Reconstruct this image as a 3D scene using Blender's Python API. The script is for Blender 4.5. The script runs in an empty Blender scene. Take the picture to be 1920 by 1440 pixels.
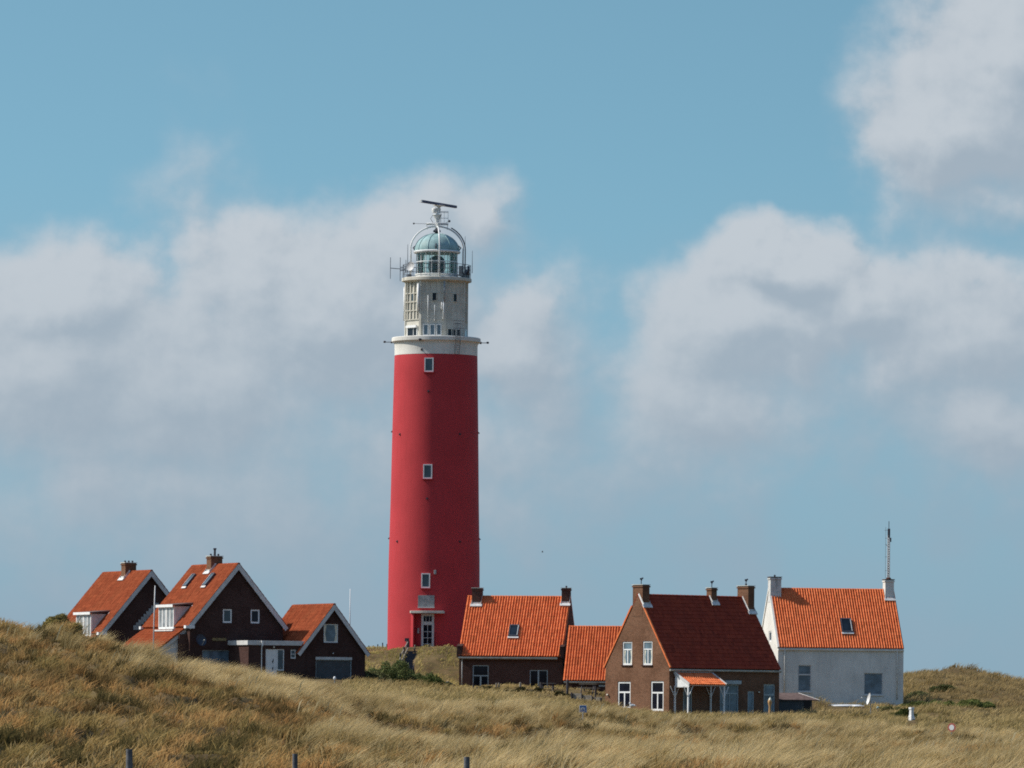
import bpy, bmesh, math, random
import numpy as np
from mathutils import Vector, Matrix

random.seed(7)
rng = np.random.default_rng(11)
SC = bpy.context.scene
COL = SC.collection
rad = math.radians

# ------------------------------------------------------------------ camera
F, YH, ROLL, ZC = 10500.0, 1330.0, rad(0.52), 1.6
CR, SR = math.cos(ROLL), math.sin(ROLL)


def ray(px, py):
    u, v = (px - 960) / F, (YH - py) / F
    return Vector((u * CR - v * SR, 1.0, u * SR + v * CR))


def P(px, py, Y):
    return Vector((0, 0, ZC)) + ray(px, py) * Y


def hit(px, py, O, N):
    d = ray(px, py)
    t = (O - Vector((0, 0, ZC))).dot(N) / d.dot(N)
    return Vector((0, 0, ZC)) + d * t


cam = bpy.data.cameras.new('camera')
cam.sensor_width = 36.0
cam.lens = 36.0 * F / 1920.0
cam.shift_y = (YH - 720) / 1920.0
cam.clip_start, cam.clip_end = 1.0, 30000.0
co = bpy.data.objects.new('camera', cam)
COL.objects.link(co)
co.matrix_world = Matrix(((CR, -SR, 0, 0), (0, 0, -1, 0), (SR, CR, 0, ZC), (0, 0, 0, 1)))
SC.camera = co

SC.view_settings.view_transform = 'Standard'
SC.view_settings.look = 'None'
SC.view_settings.exposure = 0.5
SC.view_settings.gamma = 1.0
SC.cycles.filter_width = 1.8
SC.cycles.use_denoising = False

# ------------------------------------------------------------------ light
SUN_EL, SUN_BACK = rad(43.4), rad(5)       # from the port side, five degrees beyond square
SUN = Vector((-math.cos(SUN_EL) * math.cos(SUN_BACK), math.cos(SUN_EL) * math.sin(SUN_BACK), math.sin(SUN_EL)))
sl = bpy.data.lights.new('sun', 'SUN')
sl.energy, sl.angle, sl.color = 3.7, rad(0.5), (1.0, 0.93, 0.83)
so = bpy.data.objects.new('sun', sl)
COL.objects.link(so)
so.location = (-60, 300, 80)
so.rotation_euler = SUN.to_track_quat('Z', 'Y').to_euler()


# ------------------------------------------------------------------ node helpers
class NT:
    def __init__(s, tree):
        s.t = tree
        s.n, s.l = tree.nodes, tree.links

    def new(s, typ, **kw):
        n = s.n.new(typ)
        for k, v in kw.items():
            setattr(n, k, v)
        return n

    def put(s, sock, v):
        if isinstance(v, bpy.types.NodeSocket):
            s.l.new(v, sock)
        elif isinstance(v, (tuple, list)) and sock.type == 'RGBA' and len(v) == 3:
            sock.default_value = (*v, 1)
        else:
            sock.default_value = v

    def math(s, op, a, b=0.0, c=0.0, clamp=False):
        n = s.new('ShaderNodeMath', operation=op, use_clamp=clamp)
        for i, v in enumerate((a, b, c)):
            s.put(n.inputs[i], v)
        return n.outputs[0]

    def vmath(s, op, a, b=(0, 0, 0)):
        n = s.new('ShaderNodeVectorMath', operation=op)
        s.put(n.inputs[0], a)
        s.put(n.inputs[1], b)
        return n.outputs[1] if op in ('LENGTH', 'DISTANCE', 'DOT_PRODUCT') else n.outputs[0]

    def mix(s, f, a, b, mode='MIX'):
        n = s.new('ShaderNodeMix', data_type='RGBA', blend_type=mode)
        s.put(n.inputs[0], f)
        s.put(n.inputs[6], a)
        s.put(n.inputs[7], b)
        return n.outputs[2]

    def noise(s, vec, scale, detail=4.0, rough=0.55):
        n = s.new('ShaderNodeTexNoise')
        s.put(n.inputs['Vector'], vec)
        s.put(n.inputs['Scale'], scale)
        s.put(n.inputs['Detail'], detail)
        s.put(n.inputs['Roughness'], rough)
        return n

    def ramp(s, v, lo, hi, smooth=True):
        n = s.new('ShaderNodeMapRange', interpolation_type='SMOOTHSTEP' if smooth else 'LINEAR')
        s.put(n.inputs[0], v)
        s.put(n.inputs[1], lo)
        s.put(n.inputs[2], hi)
        n.inputs[3].default_value = 0
        n.inputs[4].default_value = 1
        return n.outputs[0]


def material(name):
    m = bpy.data.materials.new(name)
    m.use_nodes = True
    nt = NT(m.node_tree)
    b = nt.n['Principled BSDF']
    return m, nt, b


def plain(name, col, rough=0.6, var=0.15, scale=2.0, metal=0.0, spec=0.4, bump=0.0, dirt=None):
    """painted / plastered / metal surface with blotches of age"""
    m, nt, b = material(name)
    tc = nt.new('ShaderNodeTexCoord').outputs['Object']
    n1 = nt.noise(tc, scale, 5.0, 0.6)
    dark = tuple(c * (1 - var) for c in col)
    lite = tuple(min(1, c * (1 + var * 0.6)) for c in col)
    c = nt.mix(nt.ramp(n1.outputs[0], 0.35, 0.65), dark, lite)
    if dirt:
        dcol, amt = dirt
        mp = nt.new('ShaderNodeMapping')
        mp.inputs['Scale'].default_value = (3.0, 3.0, 0.35)
        nt.l.new(tc, mp.inputs[0])
        n2 = nt.noise(mp.outputs[0], 1.6, 5.0, 0.65)
        c = nt.mix(nt.math('MULTIPLY', nt.ramp(n2.outputs[0], 0.48, 0.75), amt), c, dcol)
    nt.put(b.inputs['Base Color'], c)
    b.inputs['Roughness'].default_value = rough
    b.inputs['Metallic'].default_value = metal
    b.inputs['Specular IOR Level'].default_value = spec
    if bump:
        bp = nt.new('ShaderNodeBump')
        bp.inputs['Strength'].default_value = bump
        bp.inputs['Distance'].default_value = 0.02
        nt.l.new(nt.noise(tc, scale * 12, 3.0).outputs[0], bp.inputs['Height'])
        nt.l.new(bp.outputs[0], b.inputs['Normal'])
    return m


def brick(name, c1, c2, mortar, var=0.5):
    m, nt, b = material(name)
    uv = nt.new('ShaderNodeUVMap').outputs[0]
    br = nt.new('ShaderNodeTexBrick')
    nt.l.new(uv, br.inputs['Vector'])
    br.inputs['Scale'].default_value = 1.0
    br.inputs['Brick Width'].default_value = 0.22
    br.inputs['Row Height'].default_value = 0.065
    br.inputs['Mortar Size'].default_value = 0.008
    br.inputs['Bias'].default_value = -0.1
    nt.put(br.inputs['Color1'], c1)
    nt.put(br.inputs['Color2'], c2)
    nt.put(br.inputs['Mortar'], mortar)
    n1 = nt.noise(uv, 0.7, 5.0, 0.65)
    n2 = nt.noise(uv, 9.0, 3.0, 0.7)
    c = nt.mix(nt.math('MULTIPLY', nt.ramp(n1.outputs[0], 0.42, 0.62), var * 0.8), br.outputs[0], tuple(x * 0.45 for x in c1))
    c = nt.mix(nt.math('MULTIPLY', nt.ramp(n2.outputs[0], 0.45, 0.7), 0.5), c, tuple(min(1, x * 1.5 + 0.02) for x in c2))
    nt.put(b.inputs['Base Color'], c)
    b.inputs['Roughness'].default_value = 0.9
    b.inputs['Specular IOR Level'].default_value = 0.05
    bp = nt.new('ShaderNodeBump')
    bp.inputs['Strength'].default_value = 0.35
    bp.inputs['Distance'].default_value = 0.01
    nt.l.new(br.outputs['Fac'], bp.inputs['Height'])
    bp.invert = True
    nt.l.new(bp.outputs[0], b.inputs['Normal'])
    return m


def tiles(name, c_a, c_b, c_old, old=0.35):
    """clay pantiles: the UV counts tiles, every tile gets its own firing colour; lichen in patches"""
    m, nt, b = material(name)
    uv = nt.new('ShaderNodeUVMap').outputs[0]
    fl = nt.vmath('FLOOR', uv)
    wn = nt.new('ShaderNodeTexWhiteNoise', noise_dimensions='2D')
    nt.l.new(fl, wn.inputs['Vector'])
    c = nt.mix(wn.outputs[0], c_a, c_b)
    n1 = nt.noise(uv, 0.13, 5.0, 0.65)
    c = nt.mix(nt.math('MULTIPLY', nt.ramp(n1.outputs[0], 0.42, 0.72), old), c, c_old)
    wn2 = nt.new('ShaderNodeTexWhiteNoise', noise_dimensions='2D')
    nt.l.new(nt.vmath('ADD', fl, (17.3, 5.1, 0)), wn2.inputs['Vector'])
    c = nt.mix(nt.math('MULTIPLY', nt.ramp(wn2.outputs[0], 0.86, 0.95), 0.3), c, tuple(x * 0.45 for x in c_old))
    nt.put(b.inputs['Base Color'], c)
    b.inputs['Roughness'].default_value = 0.75
    b.inputs['Specular IOR Level'].default_value = 0.06
    return m


def glass(name, col, rough=0.06, spec=0.5):
    m, nt, b = material(name)
    uv = nt.new('ShaderNodeUVMap').outputs[0]
    n = nt.noise(uv, 1.3, 2.0, 0.5)
    nt.put(b.inputs['Base Color'], nt.mix(nt.ramp(n.outputs[0], 0.3, 0.7), tuple(c * 0.65 for c in col), tuple(c * 1.3 for c in col)))
    b.inputs['Roughness'].default_value = rough
    b.inputs['Specular IOR Level'].default_value = spec
    return m


M = {}
M['brick_dark'] = brick('dark_brick', (0.048, 0.022, 0.019), (0.070, 0.032, 0.026), (0.08, 0.066, 0.060))
M['brick_mid'] = brick('weathered_brick', (0.078, 0.035, 0.027), (0.11, 0.048, 0.036), (0.12, 0.095, 0.08))
M['brick_brown'] = brick('brown_brick', (0.125, 0.058, 0.032), (0.185, 0.086, 0.048), (0.20, 0.15, 0.11))
M['plaster'] = plain('white_plaster', (0.67, 0.655, 0.605), 0.85, 0.10, 0.6, spec=0.2, bump=0.3, dirt=((0.36, 0.37, 0.36), 0.35))
M['plaster_old'] = plain('stained_plaster', (0.58, 0.58, 0.56), 0.85, 0.2, 1.5, spec=0.2, dirt=((0.14, 0.14, 0.14), 0.9))
M['concrete'] = plain('pale_concrete', (0.56, 0.54, 0.47), 0.85, 0.12, 1.2, spec=0.1, bump=0.3, dirt=((0.30, 0.27, 0.23), 0.3))
M['red'] = plain('red_tower_paint', (0.435, 0.045, 0.052), 0.6, 0.06, 0.4, spec=0.10, bump=0.15, dirt=((0.33, 0.035, 0.04), 0.5))
M['white'] = plain('white_paint', (0.74, 0.75, 0.74), 0.5, 0.08, 2.0, dirt=((0.5, 0.5, 0.48), 0.3))
M['grey_white'] = plain('grey_white_board', (0.55, 0.55, 0.54), 0.6, 0.12, 2.0, dirt=((0.33, 0.33, 0.31), 0.4))
M['grey_green'] = plain('grey_green_frame', (0.36, 0.42, 0.43), 0.5, 0.1, 2.0)
M['grey'] = plain('grey_metal', (0.30, 0.31, 0.31), 0.55, 0.2, 3.0)
M['zinc'] = plain('zinc_gutter', (0.40, 0.40, 0.37), 0.5, 0.2, 2.0, metal=0.3)
M['lead'] = plain('lead_flashing', (0.62, 0.62, 0.60), 0.55, 0.2, 4.0)
M['dark'] = plain('dark_metal', (0.045, 0.045, 0.06), 0.5, 0.2, 3.0)
M['steel'] = plain('galvanised_steel', (0.16, 0.17, 0.19), 0.45, 0.2, 3.0, metal=0.4)
M['purple'] = plain('dark_radar_face', (0.075, 0.068, 0.13), 0.45, 0.1, 2.0)
M['copper'] = plain('verdigris_copper', (0.27, 0.405, 0.41), 0.55, 0.2, 1.4, spec=0.2, dirt=((0.10, 0.20, 0.22), 0.6))
M['wood'] = plain('weathered_wood', (0.26, 0.23, 0.19), 0.85, 0.25, 4.0, spec=0.2)
M['wood_dark'] = plain('dark_wet_wood', (0.075, 0.070, 0.075), 0.8, 0.3, 4.0, spec=0.2)
M['slate_wood'] = plain('bluish_grey_post', (0.105, 0.108, 0.118), 0.8, 0.35, 7.0, spec=0.2, dirt=((0.3, 0.28, 0.24), 0.3))
M['tan'] = plain('tan_glaze', (0.50, 0.29, 0.12), 0.5, 0.2, 5.0)
M['cream'] = plain('cream_enamel', (0.70, 0.66, 0.52), 0.4, 0.05, 5.0)
M['ochre'] = plain('ochre_board', (0.24, 0.17, 0.07), 0.7, 0.3, 6.0)
M['navy'] = plain('navy_paint', (0.035, 0.048, 0.07), 0.5, 0.2, 3.0)
M['door_dark'] = plain('dark_board_door', (0.062, 0.072, 0.078), 0.6, 0.2, 3.0)
M['felt'] = plain('brown_roofing_felt', (0.145, 0.105, 0.095), 0.9, 0.25, 3.0, spec=0.1)
M['signblue'] = plain('sign_blue', (0.03, 0.16, 0.42), 0.4, 0.05, 3.0)
M['signred'] = plain('sign_red', (0.42, 0.12, 0.09), 0.4, 0.08, 3.0)
M['tile'] = tiles('orange_clay_tiles', (0.62, 0.155, 0.056), (0.72, 0.205, 0.078), (0.52, 0.145, 0.055), 0.25)
M['tile_rust'] = tiles('weathered_rust_tiles', (0.24, 0.052, 0.020), (0.36, 0.088, 0.034), (0.26, 0.085, 0.034), 0.35)
M['tile_deep'] = tiles('deep_red_tiles', (0.225, 0.036, 0.020), (0.30, 0.052, 0.026), (0.17, 0.040, 0.025), 0.4)
M['glass'] = glass('window_glass', (0.035, 0.055, 0.075))
M['glass_blue'] = glass('blue_window_glass', (0.11, 0.16, 0.20), 0.12)
M['glass_black'] = glass('dark_window_glass', (0.008, 0.010, 0.018), 0.06, 0.2)
M['glass_curtain'] = glass('curtained_glass', (0.24, 0.26, 0.27), 0.2)
M['glass_sky'] = glass('roof_window_glass', (0.07, 0.10, 0.12), 0.15, 0.4)
M['glass_dusk'] = glass('dark_roof_window_glass', (0.012, 0.02, 0.03), 0.08, 0.25)


def lantern_glass():
    m, nt, b = material('lantern_glazing')
    out = nt.n['Material Output']
    tr = nt.new('ShaderNodeBsdfTransparent')
    tr.inputs[0].default_value = (0.80, 0.92, 0.89, 1)
    gl = nt.new('ShaderNodeBsdfGlossy')
    gl.inputs['Roughness'].default_value = 0.05
    gl.inputs[0].default_value = (0.9, 1, 0.97, 1)
    fr = nt.new('ShaderNodeFresnel')
    fr.inputs[0].default_value = 1.5
    mx = nt.new('ShaderNodeMixShader')
    nt.l.new(fr.outputs[0], mx.inputs[0])
    nt.l.new(tr.outputs[0], mx.inputs[1])
    nt.l.new(gl.outputs[0], mx.inputs[2])
    nt.l.new(mx.outputs[0], out.inputs[0])
    return m


M['lantern'] = lantern_glass()
M['lens'] = plain('optic_lens', (0.035, 0.055, 0.06), 0.12, 0.4, 6.0, spec=0.8)


def leaf_material(name, trans=0.35):
    m, nt, b = material(name)
    at = nt.new('ShaderNodeAttribute', attribute_name='Col')
    out = nt.n['Material Output']
    df = nt.new('ShaderNodeBsdfDiffuse')
    tl = nt.new('ShaderNodeBsdfTranslucent')
    nt.l.new(at.outputs[0], df.inputs[0])
    nt.l.new(at.outputs[0], tl.inputs[0])
    mx = nt.new('ShaderNodeMixShader')
    mx.inputs[0].default_value = trans
    nt.l.new(df.outputs[0], mx.inputs[1])
    nt.l.new(tl.outputs[0], mx.inputs[2])
    nt.l.new(mx.outputs[0], out.inputs[0])
    return m


M['blade'] = leaf_material('dry_grass_blades', 0.42)
M['leaf'] = leaf_material('shrub_leaves', 0.38)

# ------------------------------------------------------------------ mesh helpers
Z = Vector((0, 0, 1))


def root_loc(o):
    while o.parent:
        o = o.parent
    return Vector(o.location)


class MB:
    def __init__(s):
        s.v, s.f, s.uv = [], [], None

    def poly(s, pts):
        i = len(s.v)
        s.v += [Vector(p) for p in pts]
        s.f.append(tuple(range(i, i + len(pts))))

    def box(s, O, A, B, C, a0, a1, b0, b1, c0, c1):
        i = len(s.v)
        for c in (c0, c1):
            for b in (b0, b1):
                for a in (a0, a1):
                    s.v.append(O + A * a + B * b + C * c)
        for q in ((0, 1, 3, 2), (4, 6, 7, 5), (0, 4, 5, 1), (2, 3, 7, 6), (0, 2, 6, 4), (1, 5, 7, 3)):
            s.f.append(tuple(i + k for k in q))
        return s

    def cbox(s, c, hx, hy, hz, A=Vector((1, 0, 0)), B=Vector((0, 1, 0)), C=Z):
        return s.box(Vector(c), A, B, C, -hx, hx, -hy, hy, -hz, hz)

    def prism(s, pts, d):
        """closed solid: polygon pts swept along d"""
        i, n = len(s.v), len(pts)
        s.v += [Vector(p) for p in pts] + [Vector(p) + d for p in pts]
        s.f.append(tuple(range(i, i + n)))
        s.f.append(tuple(range(i + 2 * n - 1, i + n - 1, -1)))
        for k in range(n):
            s.f.append((i + k, i + (k + 1) % n, i + n + (k + 1) % n, i + n + k))
        return s

    def tube(s, pts, r, n=6, r1=None, closed=False):
        pts = [Vector(p) for p in pts]
        m = len(pts)
        rings = []
        for k, p in enumerate(pts):
            if closed:
                t = pts[(k + 1) % m] - pts[k - 1]
            else:
                t = pts[min(k + 1, m - 1)] - pts[max(k - 1, 0)]
            t.normalize()
            a = t.cross(Vector((0.03, 1, 0.02)))
            if a.length < 0.3:
                a = t.cross(Vector((1, 0, 0)))
            a.normalize()
            b = t.cross(a)
            rr = r if r1 is None else r + (r1 - r) * k / max(1, m - 1)
            i = len(s.v)
            for j in range(n):
                an = 2 * math.pi * j / n
                s.v.append(p + (a * math.cos(an) + b * math.sin(an)) * rr)
            rings.append(i)
        cnt = m if closed else m - 1
        for k in range(cnt):
            a, b = rings[k], rings[(k + 1) % m]
            for j in range(n):
                s.f.append((a + j, a + (j + 1) % n, b + (j + 1) % n, b + j))
        if not closed:
            s.f.append(tuple(rings[0] + j for j in range(n - 1, -1, -1)))
            s.f.append(tuple(rings[-1] + j for j in range(n)))
        return s

    def lathe(s, C, prof, n=48, cap=True, a0=0.0):
        """prof: (radius, height) pairs about the vertical through C"""
        C = Vector(C)
        rings = []
        for r, h in prof:
            i = len(s.v)
            for j in range(n):
                an = a0 + 2 * math.pi * j / n
                s.v.append(C + Vector((math.sin(an) * r, -math.cos(an) * r, h)))
            rings.append(i)
        for a, b in zip(rings, rings[1:]):
            for j in range(n):
                s.f.append((a + j, a + (j + 1) % n, b + (j + 1) % n, b + j))
        if cap:
            s.f.append(tuple(rings[0] + j for j in range(n - 1, -1, -1)))
            s.f.append(tuple(rings[-1] + j for j in range(n)))
        return s

    def blob(s, c, r, n=10, m=6, sz=(1, 1, 1), jit=0.0):
        c = Vector(c)
        prof = []
        i = len(s.v)
        for a in range(m + 1):
            th = math.pi * a / m
            for j in range(n):
                an = 2 * math.pi * j / n
                k = 1 + random.uniform(-jit, jit)
                s.v.append(c + Vector((math.sin(th) * math.cos(an) * sz[0], math.sin(th) * math.sin(an) * sz[1], -math.cos(th) * sz[2])) * r * k)
        for a in range(m):
            for j in range(n):
                s.f.append((i + a * n + j, i + a * n + (j + 1) % n, i + (a + 1) * n + (j + 1) % n, i + (a + 1) * n + j))
        return s

    def build(s, name, mat, parent=None, smooth=False, loc=None, recalc=True, uvs=None, bevel=0.0):
        base = root_loc(parent) if parent else (Vector(loc) if loc is not None else Vector((0, 0, 0)))
        me = bpy.data.meshes.new(name)
        me.from_pydata([v - base for v in s.v], [], s.f)
        if recalc or bevel:
            bm = bmesh.new()
            bm.from_mesh(me)
            if recalc:
                bmesh.ops.recalc_face_normals(bm, faces=bm.faces)
            if bevel:
                bmesh.ops.bevel(bm, geom=[e for e in bm.edges if len(e.link_faces) == 2 and e.calc_face_angle() > 0.6], offset=bevel, segments=2, affect='EDGES', profile=0.6)
            bm.to_mesh(me)
            bm.free()
        set_uv(me, base, uvs)
        if smooth:
            me.shade_smooth()
            if smooth is not True:
                me.set_sharp_from_angle(angle=rad(smooth))
        me.materials.append(M[mat] if isinstance(mat, str) else mat)
        o = bpy.data.objects.new(name, me)
        COL.objects.link(o)
        if parent:
            o.parent = parent
        else:
            o.location = base
        return o


def set_uv(me, base, uvs=None):
    """box-projected UVs in metres (or the given uv of each vertex)"""
    lay = me.uv_layers.new(name='UVMap')
    n = len(me.loops)
    vi = np.empty(n, np.int32)
    me.loops.foreach_get('vertex_index', vi)
    if uvs is not None:
        lay.data.foreach_set('uv', np.asarray(uvs, np.float32)[vi].ravel())
        return
    co_ = np.empty(len(me.vertices) * 3, np.float32)
    me.vertices.foreach_get('co', co_)
    co_ = co_.reshape(-1, 3) + np.array(base, np.float32)
    out = np.zeros((n, 2), np.float32)
    for p in me.polygons:
        nr = p.normal
        idx = list(p.loop_indices)
        c = co_[vi[idx]]
        if abs(nr.z) > 0.8:
            out[idx] = c[:, :2]
        else:
            t = Vector((-nr.y, nr.x, 0)).normalized()
            out[idx, 0] = c[:, 0] * t.x + c[:, 1] * t.y
            out[idx, 1] = c[:, 2] / max(0.3, math.sqrt(max(0.0, 1 - nr.z ** 2)))
    lay.data.foreach_set('uv', out.ravel())


def tag(o, label=None, cat=None, group=None, kind=None):
    if label:
        o['label'] = label
    if cat:
        o['category'] = cat
    if group:
        o['group'] = group
    if kind:
        o['kind'] = kind
    return o


def thing(name, label, cat, loc, group=None):
    o = bpy.data.objects.new(name, None)
    o.empty_display_size = 0.3
    COL.objects.link(o)
    o.location = loc
    return tag(o, label, cat, group)


def carve(mb, holes, name, mat, parent):
    """solid minus the openings, done once with a boolean and baked"""
    tmp = mb.build(name + '_solid', mat, None)
    if not holes:
        me = tmp.data
    else:
        cut = MB()
        for h in holes:
            cut.box(*h)
        ct = cut.build('cutter', mat, None)
        md = tmp.modifiers.new('b', 'BOOLEAN')
        md.operation, md.solver, md.object = 'DIFFERENCE', 'EXACT', ct
        dg = bpy.context.evaluated_depsgraph_get()
        me = bpy.data.meshes.new_from_object(tmp.evaluated_get(dg))
        bpy.data.objects.remove(ct)
    bpy.data.objects.remove(tmp)
    base = root_loc(parent)
    me.transform(Matrix.Translation(-base))
    while me.uv_layers:
        me.uv_layers.remove(me.uv_layers[0])
    set_uv(me, base)
    me.name = name
    me.materials.clear()
    me.materials.append(M[mat])
    o = bpy.data.objects.new(name, me)
    COL.objects.link(o)
    o.parent = parent
    return o


# ------------------------------------------------------------------ house kit
class House:
    """gabled house: R runs along the ridge, S across it; S=0 is the eave side facing us"""

    def __init__(s, name, label, O, ang_r, L, W, zb, ze, zr, cat='house', sdir=1, scale=1.0):
        s.R = Vector((math.cos(ang_r), math.sin(ang_r), 0))
        s.S = Vector((-s.R.y, s.R.x, 0)) * sdir
        s.O = Vector((O.x, O.y, 0))
        s.L, s.W, s.zb, s.ze, s.zr = L, W, zb, ze, zr
        s.root = thing(name, label, cat, s.p(L / 2, W / 2, zb))
        s.holes = []
        s.pitch = math.atan2(zr - ze, W / 2)

    def p(s, r, q, z):
        return s.O + s.R * r + s.S * q + Z * z

    def zroof(s, q):
        return s.ze + math.tan(s.pitch) * min(q, s.W - q)

    def plane(s, which):
        """(origin, tangent, outward normal) of a wall"""
        if which == 'front':
            return s.p(0, 0, 0), s.R, -s.S
        if which == 'end':
            return s.p(0, 0, 0), s.S, -s.R
        if which == 'far':
            return s.p(s.L, 0, 0), s.S, s.R

    def rect(s, which, x0, y0, x1, y1):
        O, T, N = s.plane(which)
        xm, ym = (x0 + x1) / 2, (y0 + y1) / 2
        t = sorted(((hit(x0, ym, O, N) - O).dot(T), (hit(x1, ym, O, N) - O).dot(T)))
        z = sorted((hit(xm, y0, O, N).z, hit(xm, y1, O, N).z))
        return t[0], t[1], z[0], z[1]

    def window(s, which, x0, y0, x1, y1, **k):
        O, T, N = s.plane(which)
        r = s.rect(which, x0, y0, x1, y1)
        s.holes.append((O, T, N, Z, r[0], r[1], -0.14, 0.5, r[2], r[3]))
        return window(s.root, O, T, N, r, **k)

    def walls(s, mat):
        mb = MB()
        e = 0.03
        mb.prism([s.p(0, 0, s.zb), s.p(0, s.W, s.zb), s.p(0, s.W, s.ze), s.p(0, s.W / 2, s.zr - e), s.p(0, 0, s.ze)], s.R * s.L)
        return carve(mb, s.holes, 'wall', mat, s.root)

    def roof(s, mat, ov=0.25, v0=0.12, v1=0.12, amp=0.035, tw=0.2, tl=0.34, lift=0.03, off=0.05, ridge=True, ridge_mat=None):
        mb, uvs = MB(), []
        cp, sp = math.cos(s.pitch), math.sin(s.pitch)
        for side in (0, 1):
            q0 = -ov if side == 0 else s.W + ov
            dq = cp if side == 0 else -cp
            ln = (s.W / 2 + ov) / cp
            U = s.S * dq + Z * sp
            Nn = (s.S * (-sp if side == 0 else sp) + Z * cp)
            o = s.p(-v0, q0, s.ze - math.tan(s.pitch) * ov) + Nn * off
            tile_grid(mb, uvs, o, s.R, U, Nn, s.L + v0 + v1, ln, amp, tw, tl, lift, k0=side * 200)
            i = len(mb.v)
            mb.box(o, s.R, U, Nn, 0.005, s.L + v0 + v1 - 0.005, 0.02, ln, -off - 0.02, -0.012)
            uvs += [(0.5, 0.5)] * (len(mb.v) - i)
        ro = mb.build('roof', mat, s.root, smooth=50, recalc=False, uvs=uvs)
        if ridge:
            ridge_caps(ro, s.p(-v0, s.W / 2, s.zr + off + 0.03), s.p(s.L + v1, s.W / 2, s.zr + off + 0.03), ridge_mat or mat)
        return ro

    def gutter(s, ov=0.25, v0=0.1, v1=0.1, mat='zinc', size=0.12, drop=0.10):
        z = s.ze - math.tan(s.pitch) * ov - drop
        mb = MB()
        c0, c1 = s.p(-v0, -ov - 0.02, z), s.p(s.L + v1, -ov - 0.02, z)
        pts = []
        for k in range(7):
            a = math.pi * k / 6
            pts.append(-s.S * (math.cos(a) * size * 0.55) - Z * (math.sin(a) * size * 0.7))
        mb.prism([c0 + q for q in pts] + [c0 + s.S * size * 0.5 + Z * 0.05, c0 - s.S * size * 0.52 + Z * 0.05], c1 - c0)
        return mb.build('gutter', mat, s.root)

    def barge(s, at, mat, h=0.22, th=0.04, q0=None, q1=None, off=0.02, ov=0.25):
        """boards under the verge at r = at, on both slopes"""
        mb = MB()
        cp, sp = math.cos(s.pitch), math.sin(s.pitch)
        ln = (s.W / 2 + ov) / cp
        for side in (0, 1):
            q = -ov if side == 0 else s.W + ov
            U = s.S * (cp if side == 0 else -cp) + Z * sp
            Nn = s.S * (-sp if side == 0 else sp) + Z * cp
            o = s.p(at, q, s.ze - math.tan(s.pitch) * ov)
            top = off
            mb.box(o, s.R, U, Nn, -th / 2 + side * 0.003, th / 2 + side * 0.003, 0.0, ln - 0.0, top - h, top)
        return mb.build('bargeboard', mat, s.root)

    def chimney(s, r0, r1, q0, q1, ztop, mat, zbot=None, pots=1, cap=0.04, capmat='concrete', flash=True, flue=0.0, cowl=False):
        zb = zbot if zbot is not None else min(s.zroof(max(0, q0)), s.zroof(q1)) - 0.3
        mb = MB()
        mb.box(s.O, s.R, s.S, Z, r0, r1, q0, q1, zb, ztop)
        mb.box(s.O, s.R, s.S, Z, r0 - 0.05, r1 + 0.05, q0 - 0.05, q1 + 0.05, ztop - 0.16, ztop - 0.06)
        ch = mb.build('chimney', mat, s.root)
        MB().box(s.O, s.R, s.S, Z, r0 - 0.06, r1 + 0.06, q0 - 0.06, q1 + 0.06, ztop + 0.003, ztop + cap).build('chimney_cap', capmat, ch)
        for k in range(pots):
            c = s.p((r0 + r1) / 2, q0 + (q1 - q0) * (k + 0.5) / pots, ztop + cap)
            hh = 0.07
            MB().lathe(c, [(0.075, 0.0), (0.06, hh), (0.085, hh + 0.01), (0.085, hh + 0.05), (0.03, hh + 0.09)], 10).build('chimney_pot', 'dark', ch, smooth=40)
        if cowl:
            c = s.p((r0 + r1) / 2, (q0 + q1) / 2, ztop + cap)
            m2 = MB().tube([c, c + Z * 0.32], 0.03)
            m2.tube([c + Z * 0.30, c + Z * 0.42 + s.R * 0.05, c + Z * 0.46 + s.R * 0.15], 0.06, 8)
            m2.box(c, s.R, s.S, Z, -0.12, 0.0, -0.01, 0.01, 0.34, 0.46)
            m2.build('cowl', 'dark', ch)
        if flue:
            c = s.p(r0 + (r1 - r0) * 0.45, q0 + (q1 - q0) * 0.5, ztop + cap)
            MB().lathe(c, [(0.085, 0), (0.085, flue), (0.13, flue + 0.02), (0.13, flue + 0.10), (0.08, flue + 0.12)], 10).build('flue_pipe', 'dark', ch, smooth=40)
        if flash:
            mb = MB()
            h = 0.16
            # apron on the slope under the stack and raking strips on its two cheeks
            if q0 > 0.05 and q0 < s.W / 2:
                zz = s.zroof(q0)
                cp, sp = math.cos(s.pitch), math.sin(s.pitch)
                U = s.S * cp + Z * sp
                Nn = -s.S * sp + Z * cp
                mb.box(s.p(0, q0, zz), s.R, U, Nn, r0 - 0.10, r1 + 0.10, -0.24, 0.02, 0.10, 0.175)
                mb.box(s.O, s.R, s.S, Z, r0 - 0.015, r1 + 0.015, q0 - 0.02, q0 - 0.004, zz, zz + h + 0.08)
                for rr in (r0 - 0.02, r1 + 0.006):
                    mb.box(s.p(rr, q0, zz), s.R, U, Nn, 0.0, 0.014, -0.02, (min(q1, s.W / 2) - q0) / cp, 0.06, h + 0.06)
                mb.build('flashing', 'lead', ch)
        return ch

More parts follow.
